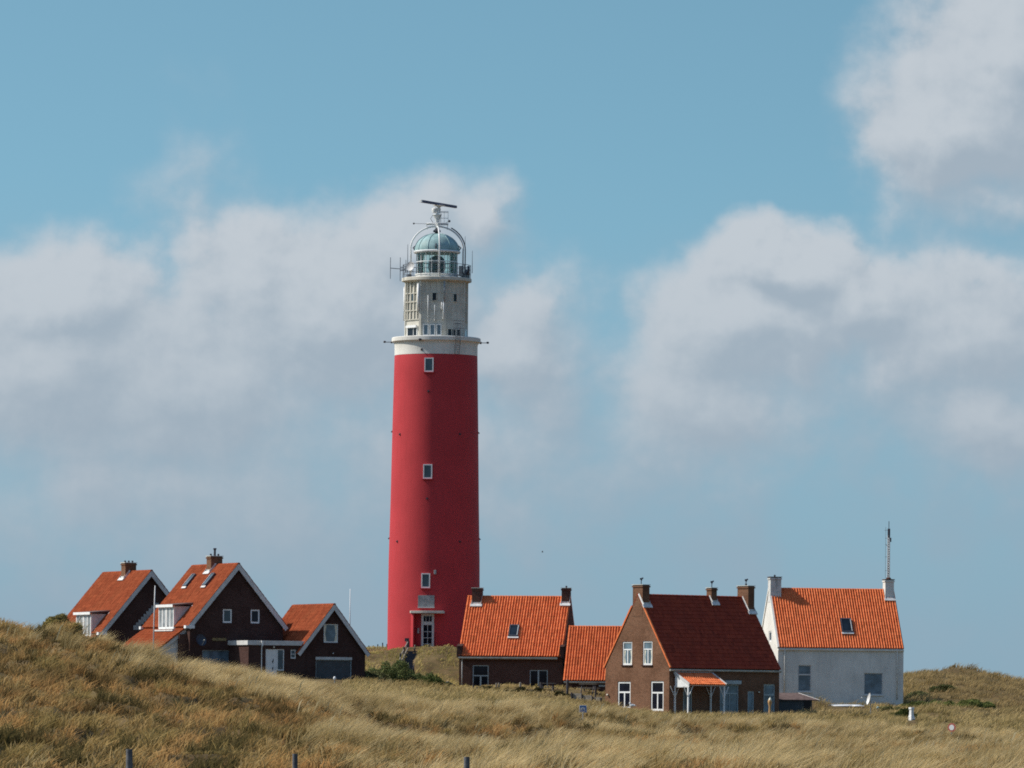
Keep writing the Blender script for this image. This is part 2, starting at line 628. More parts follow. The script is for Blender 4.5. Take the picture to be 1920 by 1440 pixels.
    def roof_window(s, x0, y0, x1, y1, open_=0.0):
        cp, sp = math.cos(s.pitch), math.sin(s.pitch)
        U = s.S * cp + Z * sp
        Nn = -s.S * sp + Z * cp
        O = s.p(0, 0, s.ze) + Nn * 0.05
        xm, ym = (x0 + x1) / 2, (y0 + y1) / 2
        a = sorted(((hit(x0, ym, O, Nn) - O).dot(s.R), (hit(x1, ym, O, Nn) - O).dot(s.R)))
        b = sorted(((hit(xm, y0, O, Nn) - O).dot(U), (hit(xm, y1, O, Nn) - O).dot(U)))
        return s.roof_window_rb(a[0], a[1], b[0], b[1])

    def roof_window_rb(s, a0, a1, b0, b1, pane='glass_dusk'):
        cp, sp = math.cos(s.pitch), math.sin(s.pitch)
        U = s.S * cp + Z * sp
        Nn = -s.S * sp + Z * cp
        O = s.p(0, 0, s.ze) + Nn * 0.05
        mb = MB()
        w = 0.075
        mb.box(O, s.R, U, Nn, a0, a0 + w, b0, b1, 0.0, 0.20)
        mb.box(O, s.R, U, Nn, a1 - w, a1, b0, b1, 0.0, 0.20)
        mb.box(O, s.R, U, Nn, a0 + w, a1 - w, b0, b0 + w, 0.0, 0.198)
        mb.box(O, s.R, U, Nn, a0 + w, a1 - w, b1 - w * 1.4, b1, 0.0, 0.202)
        fr = mb.build('roof_window', 'dark', s.root)
        MB().box(O, s.R, U, Nn, a0 + w, a1 - w, b0 + w, b1 - w * 1.4, 0.03, 0.17).build('pane', pane, fr)
        m2 = MB().box(O, s.R, U, Nn, a0 - 0.05, a1 + 0.05, b0 - 0.17, b0 - 0.005, 0.085, 0.14)
        m2.box(O, s.R, U, Nn, a1 - w - 0.015, a1 - w + 0.02, b0 + w, b1 - w, 0.17, 0.208)
        m2.build('flashing', 'lead', fr)
        return fr


def tile_grid(mb, uvs, o, R, U, N, lr, lu, amp, tw, tl, lift, k0=0):
    nc = max(1, round(lr / tw))
    nr = max(1, round(lu / tl))
    prof = [(0.0, 0.0), (0.22, 0.03), (0.36, 0.55), (0.50, 1.0), (0.66, 0.78), (0.82, 0.10)]
    cols = [(c + t) for c in range(nc) for t, _ in prof] + [nc]
    hs = [h for c in range(nc) for _, h in prof] + [0.0]
    n = len(cols)
    i0 = len(mb.v)
    wob = [random.uniform(-0.006, 0.006) for _ in range(nc + 1)]
    for k in range(nr):
        for e, (b, li) in enumerate(((k, lift), (k + 1, 0.0))):
            for c, h in zip(cols, hs):
                w = wob[int(c)] + (hash((int(c), k, k0)) % 100 - 50) * 0.00016
                mb.v.append(o + R * (c * lr / nc) + U * (b * lu / nr) + N * (h * amp + li + w))
                uvs.append((min(c, nc - 0.01) + 0.001 + k0, k + (0.05 if e == 0 else 0.95)))
    for q in range(2 * nr - 1):
        for j in range(n - 1):
            a = i0 + q * n + j
            mb.f.append((a, a + 1, a + n + 1, a + n))


def ridge_caps(parent, a, b, mat, r=0.11, step=0.36):
    mb = MB()
    d = b - a
    n = max(1, round(d.length / step))
    t = d.normalized()
    s_ = t.cross(Z).normalized()
    for k in range(n):
        p0, p1 = a + d * (k / n), a + d * ((k + 1.12) / n if k < n - 1 else 1.0)
        i = len(mb.v)
        for p, rr in ((p0, r * 1.12), (p1, r * 0.92)):
            for j in range(7):
                an = math.pi * (j / 6) - 0.0
                mb.v.append(p + s_ * (math.cos(an) * rr) + Z * (math.sin(an) * rr * 0.9 - 0.09))
        for j in range(6):
            mb.f.append((i + j, i + j + 1, i + 8 + j, i + 7 + j))
        mb.f.append(tuple(i + j for j in range(7)))
        mb.f.append(tuple(i + 7 + j for j in range(7)))
    uvs = [(300.5 + int(v) // 14 * 1.0, 0.5) for v in range(len(mb.v))]
    return mb.build('ridge_cap', mat, parent, smooth=50, recalc=False, uvs=uvs)


def window(root, O, T, N, r, bars=(), fw=0.075, frame='white', pane='glass', sill=None, depth=0.14, proud=False, name='window', curtain=0.0):
    """frame + glazing bars as one part, its pane a sub-part. bars: ('v', x, y0, y1, w) / ('h', y, x0, x1, w) in 0..1"""
    t0, t1, z0, z1 = r
    a, b = (-0.06, 0.075) if proud else (-depth + 0.02, -0.045)
    pa = 0.03 if proud else a + 0.012
    mb = MB()
    mb.box(O, T, N, Z, t0 + 0.002, t0 + fw, a, b, z0 + 0.002, z1 - 0.002)
    mb.box(O, T, N, Z, t1 - fw, t1 - 0.002, a, b, z0 + 0.002, z1 - 0.002)
    mb.box(O, T, N, Z, t0 + fw, t1 - fw, a, b - 0.002, z0 + 0.002, z0 + fw * 1.2)
    mb.box(O, T, N, Z, t0 + fw, t1 - fw, a, b - 0.002, z1 - fw, z1 - 0.002)
    w_, h_ = t1 - t0, z1 - z0
    for kind, c, e0, e1, w in bars:
        if kind == 'v':
            mb.box(O, T, N, Z, t0 + c * w_ - w / 2, t0 + c * w_ + w / 2, a, b - 0.004, z0 + max(e0 * h_, fw), z0 + min(e1 * h_, h_ - fw))
        else:
            mb.box(O, T, N, Z, t0 + max(e0 * w_, fw), t0 + min(e1 * w_, w_ - fw), a, b - 0.006, z0 + c * h_ - w / 2, z0 + c * h_ + w / 2)
    fr = mb.build(name, frame, root)
    MB().box(O, T, N, Z, t0 + fw - 0.01, t1 - fw + 0.01, pa, pa + 0.018, z0 + fw - 0.01, z1 - fw + 0.01).build('pane', pane, fr)
    if curtain:
        m0, m1, y0, y1 = t0 + fw, t1 - fw, z0 + fw * 1.2, z0 + curtain * h_
        for xa, xb in ((m0, m0 + 0.16 * w_), (m1, m1 - 0.16 * w_)):
            q = [O + T * x + N * (pa + 0.0185) + Z * z for x, z in ((xa, y0), (xb, y0), (xa + (xb - xa) * 0.45, (y0 + y1) / 2), (xb, y1), (xa, y1))]
            MB().prism(q, N * 0.004).build('curtain', 'cream', fr)
    if sill:
        MB().box(O, T, N, Z, t0 - 0.06, t1 + 0.06, -0.02 if not proud else -0.05, 0.09 if not proud else 0.16, z0 - 0.075, z0 - 0.001).build('sill', sill, fr)
    return fr


def wall_lamp(root, c, N, mat='cream', r=0.07):
    mb = MB().blob(c + N * 0.09, r, 10, 6)
    mb.cbox(c + N * 0.02, 0.03, 0.03, 0.05)
    return mb.build('wall_lamp', mat, root, smooth=True)


def ang(dx, dy):
    return math.atan2(dy, dx)

# ------------------------------------------------------------------ terrain
def hash2(ix, iy, seed):
    h = (ix.astype(np.int64) * 374761393 + iy.astype(np.int64) * 668265263 + seed * 974634777) & 0xFFFFFFFF
    h = ((h ^ (h >> 13)) * 1274126177) & 0xFFFFFFFF
    return ((h ^ (h >> 16)) & 0xFFFF) / 65535.0


def vnoise(x, y, seed=0):
    ix, iy = np.floor(x), np.floor(y)
    fx, fy = x - ix, y - iy
    fx, fy = fx * fx * (3 - 2 * fx), fy * fy * (3 - 2 * fy)
    a, b = hash2(ix, iy, seed), hash2(ix + 1, iy, seed)
    c, d = hash2(ix, iy + 1, seed), hash2(ix + 1, iy + 1, seed)
    return (a * (1 - fx) + b * fx) * (1 - fy) + (c * (1 - fx) + d * fx) * fy


def fbm(x, y, seed=0, oct=4, gain=0.5):
    t, a, n = 0.0, 1.0, 0.0
    for k in range(oct):
        t = t + a * vnoise(x * 2 ** k + 13.7 * k, y * 2 ** k - 7.1 * k, seed + k)
        n += a
        a *= gain
    return t / n


def sstep(x, a, b):
    t = np.clip((x - a) / (b - a), 0, 1)
    return t * t * (3 - 2 * t)


# cross-sections of the dunes: for a bearing, the height angle of the ground at a range of distances
KNOTS = {
    -500: [(105, 1505), (135, 1430), (180, 1273), (225, 1176), (240, 1176), (300, 1246), (400, 1285), (480, 1300), (560, 1322)],
    0: [(105, 1505), (135, 1432), (160, 1373), (190, 1299), (215, 1229), (232, 1207), (244, 1209), (300, 1262), (400, 1287), (480, 1300), (560, 1325)],
    120: [(105, 1505), (135, 1432), (160, 1376), (190, 1307), (215, 1236), (232, 1212), (244, 1214), (300, 1265), (400, 1287), (480, 1300), (560, 1325)],
    200: [(105, 1505), (135, 1434), (160, 1384), (190, 1325), (218, 1259), (234, 1241), (246, 1244), (300, 1281), (400, 1287), (480, 1300), (560, 1325)],
    262: [(105, 1505), (135, 1435), (160, 1387), (190, 1330), (219, 1268), (235, 1250), (247, 1252), (300, 1284), (400, 1286), (480, 1300), (560, 1325)],
    300: [(105, 1505), (135, 1435), (160, 1393), (190, 1345), (220, 1302), (236, 1283), (248, 1285), (300, 1305), (400, 1285), (480, 1300), (560, 1325)],
    400: [(105, 1505), (135, 1436), (160, 1395), (190, 1355), (222, 1316), (238, 1299), (250, 1301), (300, 1312), (400, 1284), (440, 1262), (480, 1290), (560, 1325)],
    500: [(105, 1505), (135, 1437), (160, 1401), (190, 1366), (224, 1334), (240, 1318), (252, 1319), (300, 1328), (400, 1284), (424, 1276), (440, 1236), (460, 1236), (500, 1290), (560, 1325)],
    600: [(105, 1505), (135, 1438), (160, 1404), (190, 1371), (226, 1348), (244, 1330), (256, 1330), (300, 1333), (400, 1283), (424, 1275), (437, 1229), (450, 1227), (480, 1245), (520, 1300), (560, 1325)],
    700: [(105, 1505), (132, 1457), (150, 1436), (162, 1432), (190, 1425), (207, 1425), (227, 1386), (247, 1360), (261, 1356), (270, 1354), (300, 1354), (395, 1292), (416, 1288), (424, 1274), (434, 1228), (446, 1223), (470, 1230), (500, 1290), (560, 1325)],
    800: [(105, 1505), (132, 1462), (150, 1441), (162, 1438), (190, 1431), (210, 1431), (230, 1390), (250, 1368), (264, 1364), (275, 1362), (300, 1362), (395, 1297), (416, 1291), (424, 1275), (432, 1216), (446, 1213), (480, 1230), (520, 1300), (560, 1325)],
    860: [(105, 1505), (132, 1467), (150, 1447), (162, 1444), (190, 1433), (212, 1432), (232, 1391), (252, 1369), (266, 1365), (275, 1362), (300, 1363), (395, 1299), (416, 1291), (424, 1275), (431, 1213), (446, 1212), (480, 1230), (520, 1300), (560, 1325)],
    1000: [(105, 1505), (132, 1467), (150, 1447), (162, 1444), (190, 1430), (222, 1420), (242, 1386), (262, 1364), (276, 1360), (300, 1360), (380, 1315), (398, 1300), (410, 1290), (440, 1286), (480, 1292), (560, 1322)],
    1137: [(105, 1505), (132, 1467), (150, 1447), (162, 1444), (190, 1430), (242, 1408), (262, 1388), (282, 1366), (296, 1362), (320, 1358), (385, 1338), (400, 1311), (412, 1296), (440, 1290), (560, 1322)],
    1300: [(105, 1505), (132, 1467), (150, 1447), (162, 1444), (190, 1430), (252, 1408), (272, 1398), (292, 1376), (306, 1372), (330, 1365), (390, 1341), (402, 1333), (440, 1320), (560, 1325)],
    1480: [(105, 1505), (132, 1467), (150, 1447), (162, 1444), (190, 1430), (252, 1408), (272, 1400), (292, 1378), (306, 1374), (330, 1364), (390, 1339), (410, 1326), (425, 1316), (450, 1308), (560, 1322)],
    1700: [(105, 1505), (132, 1467), (150, 1447), (162, 1444), (190, 1430), (252, 1408), (272, 1411), (292, 1389), (306, 1385), (350, 1359), (400, 1332), (425, 1314), (450, 1288), (475, 1256), (490, 1254), (560, 1310)],
    1800: [(105, 1505), (132, 1467), (150, 1447), (162, 1444), (190, 1430), (252, 1408), (272, 1415), (292, 1393), (306, 1389), (350, 1361), (400, 1331), (430, 1309), (455, 1275), (478, 1247), (490, 1247), (560, 1310)],
    1920: [(105, 1505), (132, 1467), (150, 1447), (162, 1444), (190, 1430), (252, 1408), (272, 1417), (292, 1395), (306, 1391), (350, 1364), (400, 1338), (430, 1319), (455, 1290), (478, 1268), (490, 1268), (560, 1310)],
    2500: [(105, 1505), (132, 1467), (150, 1447), (162, 1444), (190, 1430), (252, 1408), (272, 1419), (292, 1397), (306, 1393), (350, 1367), (400, 1340), (430, 1325), (455, 1300), (478, 1286), (490, 1286), (560, 1312)],
}
YTAB = np.arange(60.0, 562.0, 2.0)
PXTAB = np.arange(-500.0, 2501.0, 20.0)


def _table():
    cols = []
    for k, kn in KNOTS.items():
        ys = [60] + [a for a, _ in kn]
        zs = [0.0] + [(YH - b) * a / F + ZC for a, b in kn]
        cols.append(np.interp(YTAB, ys, zs))
    cols = np.array(cols)
    ks = np.array(list(KNOTS), float)
    tab = np.array([[np.interp(p, ks, cols[:, j]) for j in range(len(YTAB))] for p in PXTAB])
    k = np.array([1, 2, 1]) / 4.0
    for _ in range(3):
        tab = np.apply_along_axis(lambda r: np.convolve(np.pad(r, 1, 'edge'), k, 'valid'), 0, tab)
    for _ in range(1):
        tab = np.apply_along_axis(lambda r: np.convolve(np.pad(r, 1, 'edge'), k, 'valid'), 1, tab)
    return tab


TAB = _table()


def bear(X, Y):
    return 960 + F * X / np.maximum(Y, 40.0)


BUMPS = [((1512 - 960) / F * 412, 412, 0.85, 2.2, 2.4), ((1600 - 960) / F * 411, 411, 0.45, 2.6, 2.0), ((1803 - 960) / F * 482, 482, 0.45, 1.6, 3.0),
         ((1080 - 960) / F * 405, 405.5, 0.22, 2.4, 2.0)]


def knolls(X, Y):
    px = bear(X, Y)
    f = sstep(fbm(X / 2.4, Y / 5.0, 221, 3), 0.44, 0.58)
    m = sstep(Y, 205, 225) * (1 - sstep(Y, 296, 312)) * sstep(px, 560, 760) + (1 - sstep(px, 560, 760)) * sstep(Y, 140, 160) * (1 - sstep(Y, 225, 238)) * 0.55
    return f, m


def ground(X, Y):
    X, Y = np.asarray(X, float), np.asarray(Y, float)
    px = np.clip((bear(X, Y) - PXTAB[0]) / 20.0, 0, len(PXTAB) - 1.001)
    yy = np.clip((Y - YTAB[0]) / 2.0, 0, len(YTAB) - 1.001)
    i, j = px.astype(int), yy.astype(int)
    a, b = px - i, yy - j
    z = (TAB[i, j] * (1 - a) + TAB[i + 1, j] * a) * (1 - b) + (TAB[i, j + 1] * (1 - a) + TAB[i + 1, j + 1] * a) * b
    z = z - (SR * X)
    near = sstep(Y, 60, 110)
    z = z * near
    for bx, by, bh, rx, ry in BUMPS:
        z = z + bh * np.exp(-((X - bx) / rx) ** 2 - ((Y - by) / ry) ** 2)
    far = 1 - sstep(Y, 540, 640)
    z = z * far
    hum = fbm(X / 1.5, Y / 3.6, 3, 3)
    z = z - 0.5 * (1 - sstep(np.abs(bear(X, Y) - (773 - (434.5 - Y) * 1.2)), 8, 14)) * sstep(Y, 423, 425) * (1 - sstep(Y, 433, 435))
    kf, km = knolls(X, Y)
    z = z + (kf - 0.55) * 0.62 * km
    lump = (sstep(hum, 0.40, 0.58) - 0.5) * 0.50 + (fbm(X / 6.0, Y / 7.0, 9, 3) - 0.5) * 0.55
    calm = sstep(Y, 330, 400) * (0.62 - 0.35 * sstep(px * 20.0 + PXTAB[0], 1680, 1760))
    return z + lump * (1 - calm) * far * sstep(Y, 20, 70)


def g1(x, y):
    return float(ground(np.array([x]), np.array([y]))[0])


def on_ground(px, py, y0=320, y1=440):
    """where a sight line meets the dune, between two distances"""
    ys = np.arange(y0, y1, 0.5)
    xs = (px - 960) / F * ys
    zs = ground(xs, ys)
    pz = np.array([P(px, py, float(y)).z for y in ys])
    i = int(np.argmin(np.abs(pz - zs)))
    return Vector((float(xs[i]), float(ys[i]), float(zs[i])))


DINGHY = on_ground(1587, 1325, 375, 425)


def build_ground():
    fx = np.concatenate([np.arange(-58.0, -32.0, 0.5), np.arange(-32.0, 32.0, 0.3), np.arange(32.0, 58.01, 0.5)])
    xs = np.concatenate([[-9000, -4000, -1800, -800, -350, -160, -95, -72], fx, [72, 95, 160, 350, 800, 1800, 4000, 9000]])
    ys = np.concatenate([[-3000, -600, -120, -30, 0, 20, 40, 55], np.arange(62.0, 110.0, 1.0), np.arange(110.0, 325.0, 0.3), np.arange(325.0, 520.01, 0.5), [526, 535, 550, 570, 600, 640, 700, 900, 1500, 3000, 7000, 14000]])
    XX, YY = np.meshgrid(xs, ys)
    ZZ = ground(XX, YY)
    nx, ny = len(xs), len(ys)
    v = np.stack([XX, YY, ZZ], -1).reshape(-1, 3).astype(np.float32)
    i = (np.arange(ny - 1)[:, None] * nx + np.arange(nx - 1)[None, :]).ravel()
    f = np.stack([i, i + 1, i + nx + 1, i + nx], 1).astype(np.int32)
    me = bpy.data.meshes.new('ground')
    me.vertices.add(len(v))
    me.vertices.foreach_set('co', v.ravel())
    me.loops.add(f.size)
    me.loops.foreach_set('vertex_index', f.ravel())
    me.polygons.add(len(f))
    me.polygons.foreach_set('loop_start', np.arange(0, f.size, 4, dtype=np.int32))
    me.polygons.foreach_set('loop_total', np.full(len(f), 4, np.int32))
    me.update(calc_edges=True)
    me.shade_smooth()
    m, nt, b = material('dune_soil')
    geo = nt.new('ShaderNodeNewGeometry').outputs['Position']
    n1 = nt.noise(geo, 0.22, 5.0, 0.6).outputs[0]
    n2 = nt.noise(geo, 1.7, 5.0, 0.65).outputs[0]
    n3 = nt.noise(geo, 7.0, 4.0, 0.7).outputs[0]
    c = nt.mix(nt.ramp(n1, 0.38, 0.62), (0.105, 0.072, 0.034), (0.150, 0.108, 0.052))
    c = nt.mix(nt.math('MULTIPLY', nt.ramp(n2, 0.45, 0.66), 0.8), c, (0.075, 0.068, 0.026))
    c = nt.mix(nt.math('MULTIPLY', nt.ramp(n3, 0.5, 0.75), 0.6), c, (0.175, 0.098, 0.045))
    nt.put(b.inputs['Base Color'], c)
    b.inputs['Roughness'].default_value = 0.95
    b.inputs['Specular IOR Level'].default_value = 0.1
    me.materials.append(m)
    o = bpy.data.objects.new('ground', me)
    COL.objects.link(o)
    tag(o, kind='structure')


build_ground()


# ------------------------------------------------------------------ grass
def blades(name, label, cat, X, Y, H, LX, LY, Wd, C0, C1, jz=-0.02, mat='blade', heads=None, kind='stuff', zfun=None, parent=None, ang=None, Zb=None, Z1=0.55, U1=0.30):
    """one mesh of grass blades: base points, heights, lean of the tip, width, root and tip colours"""
    n = len(X)
    base_z = Zb if Zb is not None else ground(X, Y)
    th = rng.uniform(-0.9, 0.9, n) if ang is None else ang
    wx, wy = np.cos(th) * Wd * 0.5, np.sin(th) * Wd * 0.5
    v = np.zeros((n, 5, 3), np.float32)
    b = np.stack([X, Y, base_z + jz], 1)
    m = b + np.stack([LX * U1, LY * U1, H * Z1], 1)
    t = b + np.stack([LX, LY, H * (0.97 - 0.10 * np.minimum(1, np.hypot(LX, LY) / np.maximum(H, 1e-3)))], 1)
    w = np.stack([wx, wy, np.zeros(n)], 1)
    hw = 0.85 if heads is None else heads[:, None]
    v[:, 0], v[:, 1] = b - w, b + w
    v[:, 2], v[:, 3] = m - w * hw, m + w * hw
    v[:, 4] = t
    if mat == 'blade':
        C0, C1 = C0 * np.array([1.44, 1.42, 1.36]), C1 * np.array([1.44, 1.42, 1.36])
    c = np.ones((n, 5, 4), np.float32)
    c[:, 0, :3] = c[:, 1, :3] = C0
    c[:, 2, :3] = c[:, 3, :3] = C0 * 0.35 + C1 * 0.65
    c[:, 4, :3] = C1
    i = (np.arange(n) * 5)[:, None]
    loops = (i + np.array([[0, 1, 3, 2, 2, 3, 4]])).astype(np.int32)
    me = bpy.data.meshes.new(name)
    me.vertices.add(n * 5)
    me.vertices.foreach_set('co', v.reshape(-1))
    me.loops.add(n * 7)
    me.loops.foreach_set('vertex_index', loops.ravel())
    me.polygons.add(n * 2)
    me.polygons.foreach_set('loop_start', (np.arange(n)[:, None] * 7 + np.array([[0, 4]])).astype(np.int32).ravel())
    me.polygons.foreach_set('loop_total', np.tile(np.array([4, 3], np.int32), n))
    me.update(calc_edges=True)
    a = me.attributes.new('Col', 'FLOAT_COLOR', 'POINT')
    a.data.foreach_set('color', c.ravel())
    me.materials.append(M[mat])
    o = bpy.data.objects.new(name, me)
    COL.objects.link(o)
    if parent:
        o.parent = parent
    else:
        tag(o, label, cat, kind=kind)
    return o


def scatter(n, y0, y1, margin=140):
    """uniform over the part of the dunes the lens could see from about here"""
    lo, hi = (-960 - margin) / F, (960 + margin) / F
    Y = np.sqrt(rng.uniform(y0 ** 2, y1 ** 2, n))
    X = rng.uniform(lo, hi, n) * Y
    return X, Y


def pal(n, *cols, jit=0.12):
    cols = np.array(cols)
    k = rng.integers(0, len(cols), n)
    t = rng.uniform(0, 1, (n, 1))
    k2 = rng.integers(0, len(cols), n)
    c = cols[k] * t + cols[k2] * (1 - t)
    return np.clip(c * rng.normal(1, jit, (n, 1)), 0.01, 0.95)


TOWER = P(812.5, 1222, 440)


def keep(X, Y):
    """no grass inside the tower or on the stair"""
    k = np.hypot(X - TOWER.x, Y - TOWER.y) > 3.75
    for h in HOUSES:
        dx, dy = X - h.O.x, Y - h.O.y
        r, q = dx * h.R.x + dy * h.R.y, dx * h.S.x + dy * h.S.y
        k &= ~((r > -0.1) & (r < h.L + 0.1) & (q > -0.1) & (q < h.W + 0.1))
    k &= ~((np.abs(bear(X, Y) - 1092) < 11) & (Y > 272) & (Y < 284))
    k &= ~((np.abs(bear(X, Y) - 1784) < 13) & (Y > 300) & (Y < 318))
    k &= ~((np.abs(bear(X, Y) - 1707) < 9) & (Y > 345) & (Y < 400))
    k &= ~((np.abs(bear(X, Y) - 1588) < 36) & (Y > DINGHY.y - 2.2) & (Y < DINGHY.y + 0.5))
    k &= ~((np.abs(bear(X, Y) - 769) < 9) & (Y > 423) & (Y < 437))
    return k


def marram_field(X, Y):
    """how likely a tall marram tuft is at a point, 0..1"""
    px = bear(X, Y)
    n = 0.5 * fbm(X / 3.0, Y / 9.0, 21, 3) + 0.5 * fbm(X / 1.2, Y / 4.5, 27, 2)
    lowland = 1 - sstep(px, 420, 820)
    crest = sstep(Y, 212, 230) * sstep(px, 120, 260)
    near = (1 - sstep(Y, 116, 140)) * sstep(px, 300, 700)
    band = np.exp(-(((px - 560) - (Y - 200) * -2.4) / 130.0) ** 2) * 0.55
    p = np.clip(0.92 - lowland * 0.86 + crest * 0.75 * lowland + band * 0.6 + near * 0.3, 0, 1.1)
    face = np.where(px > 1250, 272.0, 240.0)
    rust = np.exp(-((Y - face) / 15.0) ** 2) * sstep(px, 620, 800) * (0.65 + 0.9 * sstep(fbm(X / 2.6, Y / 9.0, 33, 3), 0.42, 0.60))
    p = p - 0.42 * lowland * (1 - sstep(Y, 196, 216))
    kf, km = knolls(X, Y)
    p = p + (kf - 0.6) * 0.9 * km
    return np.clip(sstep(n, 0.60 - 0.36 * p, 0.74 - 0.36 * p) * (1 - 0.85 * np.clip(rust, 0, 1)), 0, 1)


def grow():
    # 1. low cover: mosses, dry heath and short grass in hummocks
    X, Y = scatter(810000, 107, 315)
    px = bear(X, Y)
    k = keep(X, Y)
    X, Y, px = X[k], Y[k], px[k]
    n = len(X)
    f1 = fbm(X / 1.7, Y / 6.0, 41, 4)
    f2 = fbm(X / 1.0, Y / 4.2, 57, 3)
    hum = sstep(fbm(X / 0.55, Y / 1.9, 63, 3), 0.42, 0.62)
    olive = sstep(f1, 0.53, 0.65)[:, None] * 0.4
    rust = sstep(f2, 0.50, 0.64)[:, None]
    brown = pal(n, (0.31, 0.210, 0.084), (0.38, 0.265, 0.112), (0.24, 0.160, 0.062), (0.42, 0.305, 0.145))
    green = pal(n, (0.150, 0.130, 0.040), (0.195, 0.165, 0.055), (0.105, 0.095, 0.030))
    red = pal(n, (0.45, 0.250, 0.095), (0.39, 0.205, 0.080), (0.50, 0.305, 0.130))
    tip = brown * (1 - olive) + green * olive
    tip = tip * (1 - rust * 0.75) + red * rust * 0.75
    dark = sstep(fbm(X / 0.9, Y / 3.2, 67, 3), 0.565, 0.635)[:, None] * 0.85  # dark patches: dead thatch plus the shade of gaps, painted into the tips
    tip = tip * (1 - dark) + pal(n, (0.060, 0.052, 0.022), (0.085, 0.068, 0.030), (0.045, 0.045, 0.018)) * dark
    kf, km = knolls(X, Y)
    hollow = ((1 - kf) * np.clip(km, 0, 1))[:, None] * 0.85  # hollows: rust-brown cover, darkened so their shade is in the blade colour
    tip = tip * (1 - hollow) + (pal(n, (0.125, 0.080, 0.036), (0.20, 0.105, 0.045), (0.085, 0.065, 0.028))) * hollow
    H = (0.06 + 0.04 * sstep(f1, 0.35, 0.65) + 0.34 * hum) * rng.uniform(0.55, 1.35, n)
    lx = H * rng.normal(0.40, 0.5, n)
    ly = H * rng.normal(0, 0.5, n)
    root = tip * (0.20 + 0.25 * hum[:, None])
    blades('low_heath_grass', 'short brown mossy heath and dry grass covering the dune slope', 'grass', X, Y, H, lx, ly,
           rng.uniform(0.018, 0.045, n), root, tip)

    # 2. marram: tall straw-coloured tufts bent over by the wind
    X, Y = scatter(15700, 106, 330)
    m = marram_field(X, Y)
    sel = rng.uniform(0, 1, len(X)) < m * 1.15
    X, Y, m = X[sel], Y[sel], m[sel]
    k = keep(X, Y)
    X, Y, m = X[k], Y[k], m[k]
    big = sstep(fbm(X / 1.7, Y / 6.0, 77, 3), 0.34, 0.66) * rng.uniform(0.55, 1.1, len(X))
    onc = sstep(Y, 214, 230) * sstep(bear(X, Y), 120, 220) * (1 - sstep(bear(X, Y), 700, 900))
    big = np.clip(big + onc * rng.uniform(0.1, 0.6, len(X)), 0, 1.15)
    per = (26 + 80 * big + rng.uniform(0, 18, len(X))).astype(int)
    idx = np.repeat(np.arange(len(X)), per)
    n = len(idx)
    tx, ty = X[idx], Y[idx]
    rad_ = (0.07 + 0.17 * big)[idx]
    rr = np.abs(rng.normal(0, 1, n)) * rad_
    an = rng.uniform(0, 2 * np.pi, n)
    bx, by = tx + np.cos(an) * rr * 1.2, ty + np.sin(an) * rr
    th = (0.34 + 0.52 * big)[idx]
    H = th * rng.uniform(0.45, 1.12, n)
    wind = (0.35 + 0.6 * fbm(X / 3, Y / 7, 99, 3) + rng.normal(0, 0.10, len(X)))[idx]
    lx = H * (wind + rng.normal(0.0, 0.16, n) + np.cos(an) * rr * 1.3)
    ly = H * (rng.normal(0.0, 0.24, n) + np.sin(an) * rr * 1.3)
    tone = rng.uniform(0, 1, len(X))
    tone = (0.75 * tone + 2.0 * (fbm(X / 1.7, Y / 6.5, 123, 3) - 0.36))[idx][:, None]
    straw = pal(n, (0.56, 0.430, 0.215), (0.66, 0.520, 0.285), (0.47, 0.355, 0.170), (0.58, 0.475, 0.295))
    sage = pal(n, (0.22, 0.165, 0.072), (0.17, 0.140, 0.060), (0.29, 0.215, 0.095), (0.28, 0.190, 0.090))
    tip = straw * np.clip(tone, 0, 1) + sage * (1 - np.clip(tone, 0, 1))
    root = pal(n, (0.120, 0.088, 0.036), (0.095, 0.075, 0.030), (0.15, 0.105, 0.046))
    blades('marram_grass', 'tall straw coloured marram tufts leaning in the wind over the dunes', 'grass', bx, by, H, lx, ly,
           rng.uniform(0.009, 0.020, n), root, tip)

    # 2b. thin knee-high grass between the tufts
    X, Y = scatter(330000, 112, 330)
    m = marram_field(X, Y)
    kf, km = knolls(X, Y)
    sel = (rng.uniform(0, 1, len(X)) < (0.08 + 0.92 * m) * (1 - 0.75 * (1 - kf) * np.clip(km, 0, 1))) & keep(X, Y)
    sel &= ~((bear(X, Y) < 520) & (m < 0.12))
    X, Y = X[sel], Y[sel]
    n = len(X)
    v = fbm(X / 0.9, Y / 3.5, 171, 3)
    H = (0.08 + 0.34 * sstep(v, 0.30, 0.70)) * rng.uniform(0.6, 1.25, n)
    t_ = sstep(fbm(X / 1.3, Y / 5.0, 181, 3), 0.38, 0.62)[:, None]
    tip = pal(n, (0.42, 0.325, 0.165), (0.50, 0.395, 0.215), (0.36, 0.265, 0.125)) * t_ + pal(n, (0.30, 0.190, 0.085), (0.24, 0.185, 0.080), (0.35, 0.215, 0.100)) * (1 - t_)
    blades('thin_dune_grass', 'thin knee high dry grass growing between the marram tufts', 'grass', X, Y, H, H * rng.normal(0.6, 0.3, n), H * rng.normal(0, 0.3, n),
           rng.uniform(0.008, 0.018, n), tip * 0.38, tip)

    # 3. flower spikes standing above the tufts
    X, Y = scatter(14000, 165, 330)
    sel = (rng.uniform(0, 1, len(X)) < marram_field(X, Y)) & keep(X, Y)
    X, Y = X[sel], Y[sel]
    s = rng.choice(len(X), 2600, replace=False)
    X, Y = X[s] + rng.normal(0, 0.1, 2600), Y[s] + rng.normal(0, 0.1, 2600)
    H = rng.uniform(0.55, 0.95, 2600)
    lx, ly = H * rng.uniform(0.25, 0.7, 2600), H * rng.normal(0, 0.15, 2600)
    c = pal(2600, (0.50, 0.40, 0.22), (0.42, 0.32, 0.16), (0.56, 0.47, 0.29))
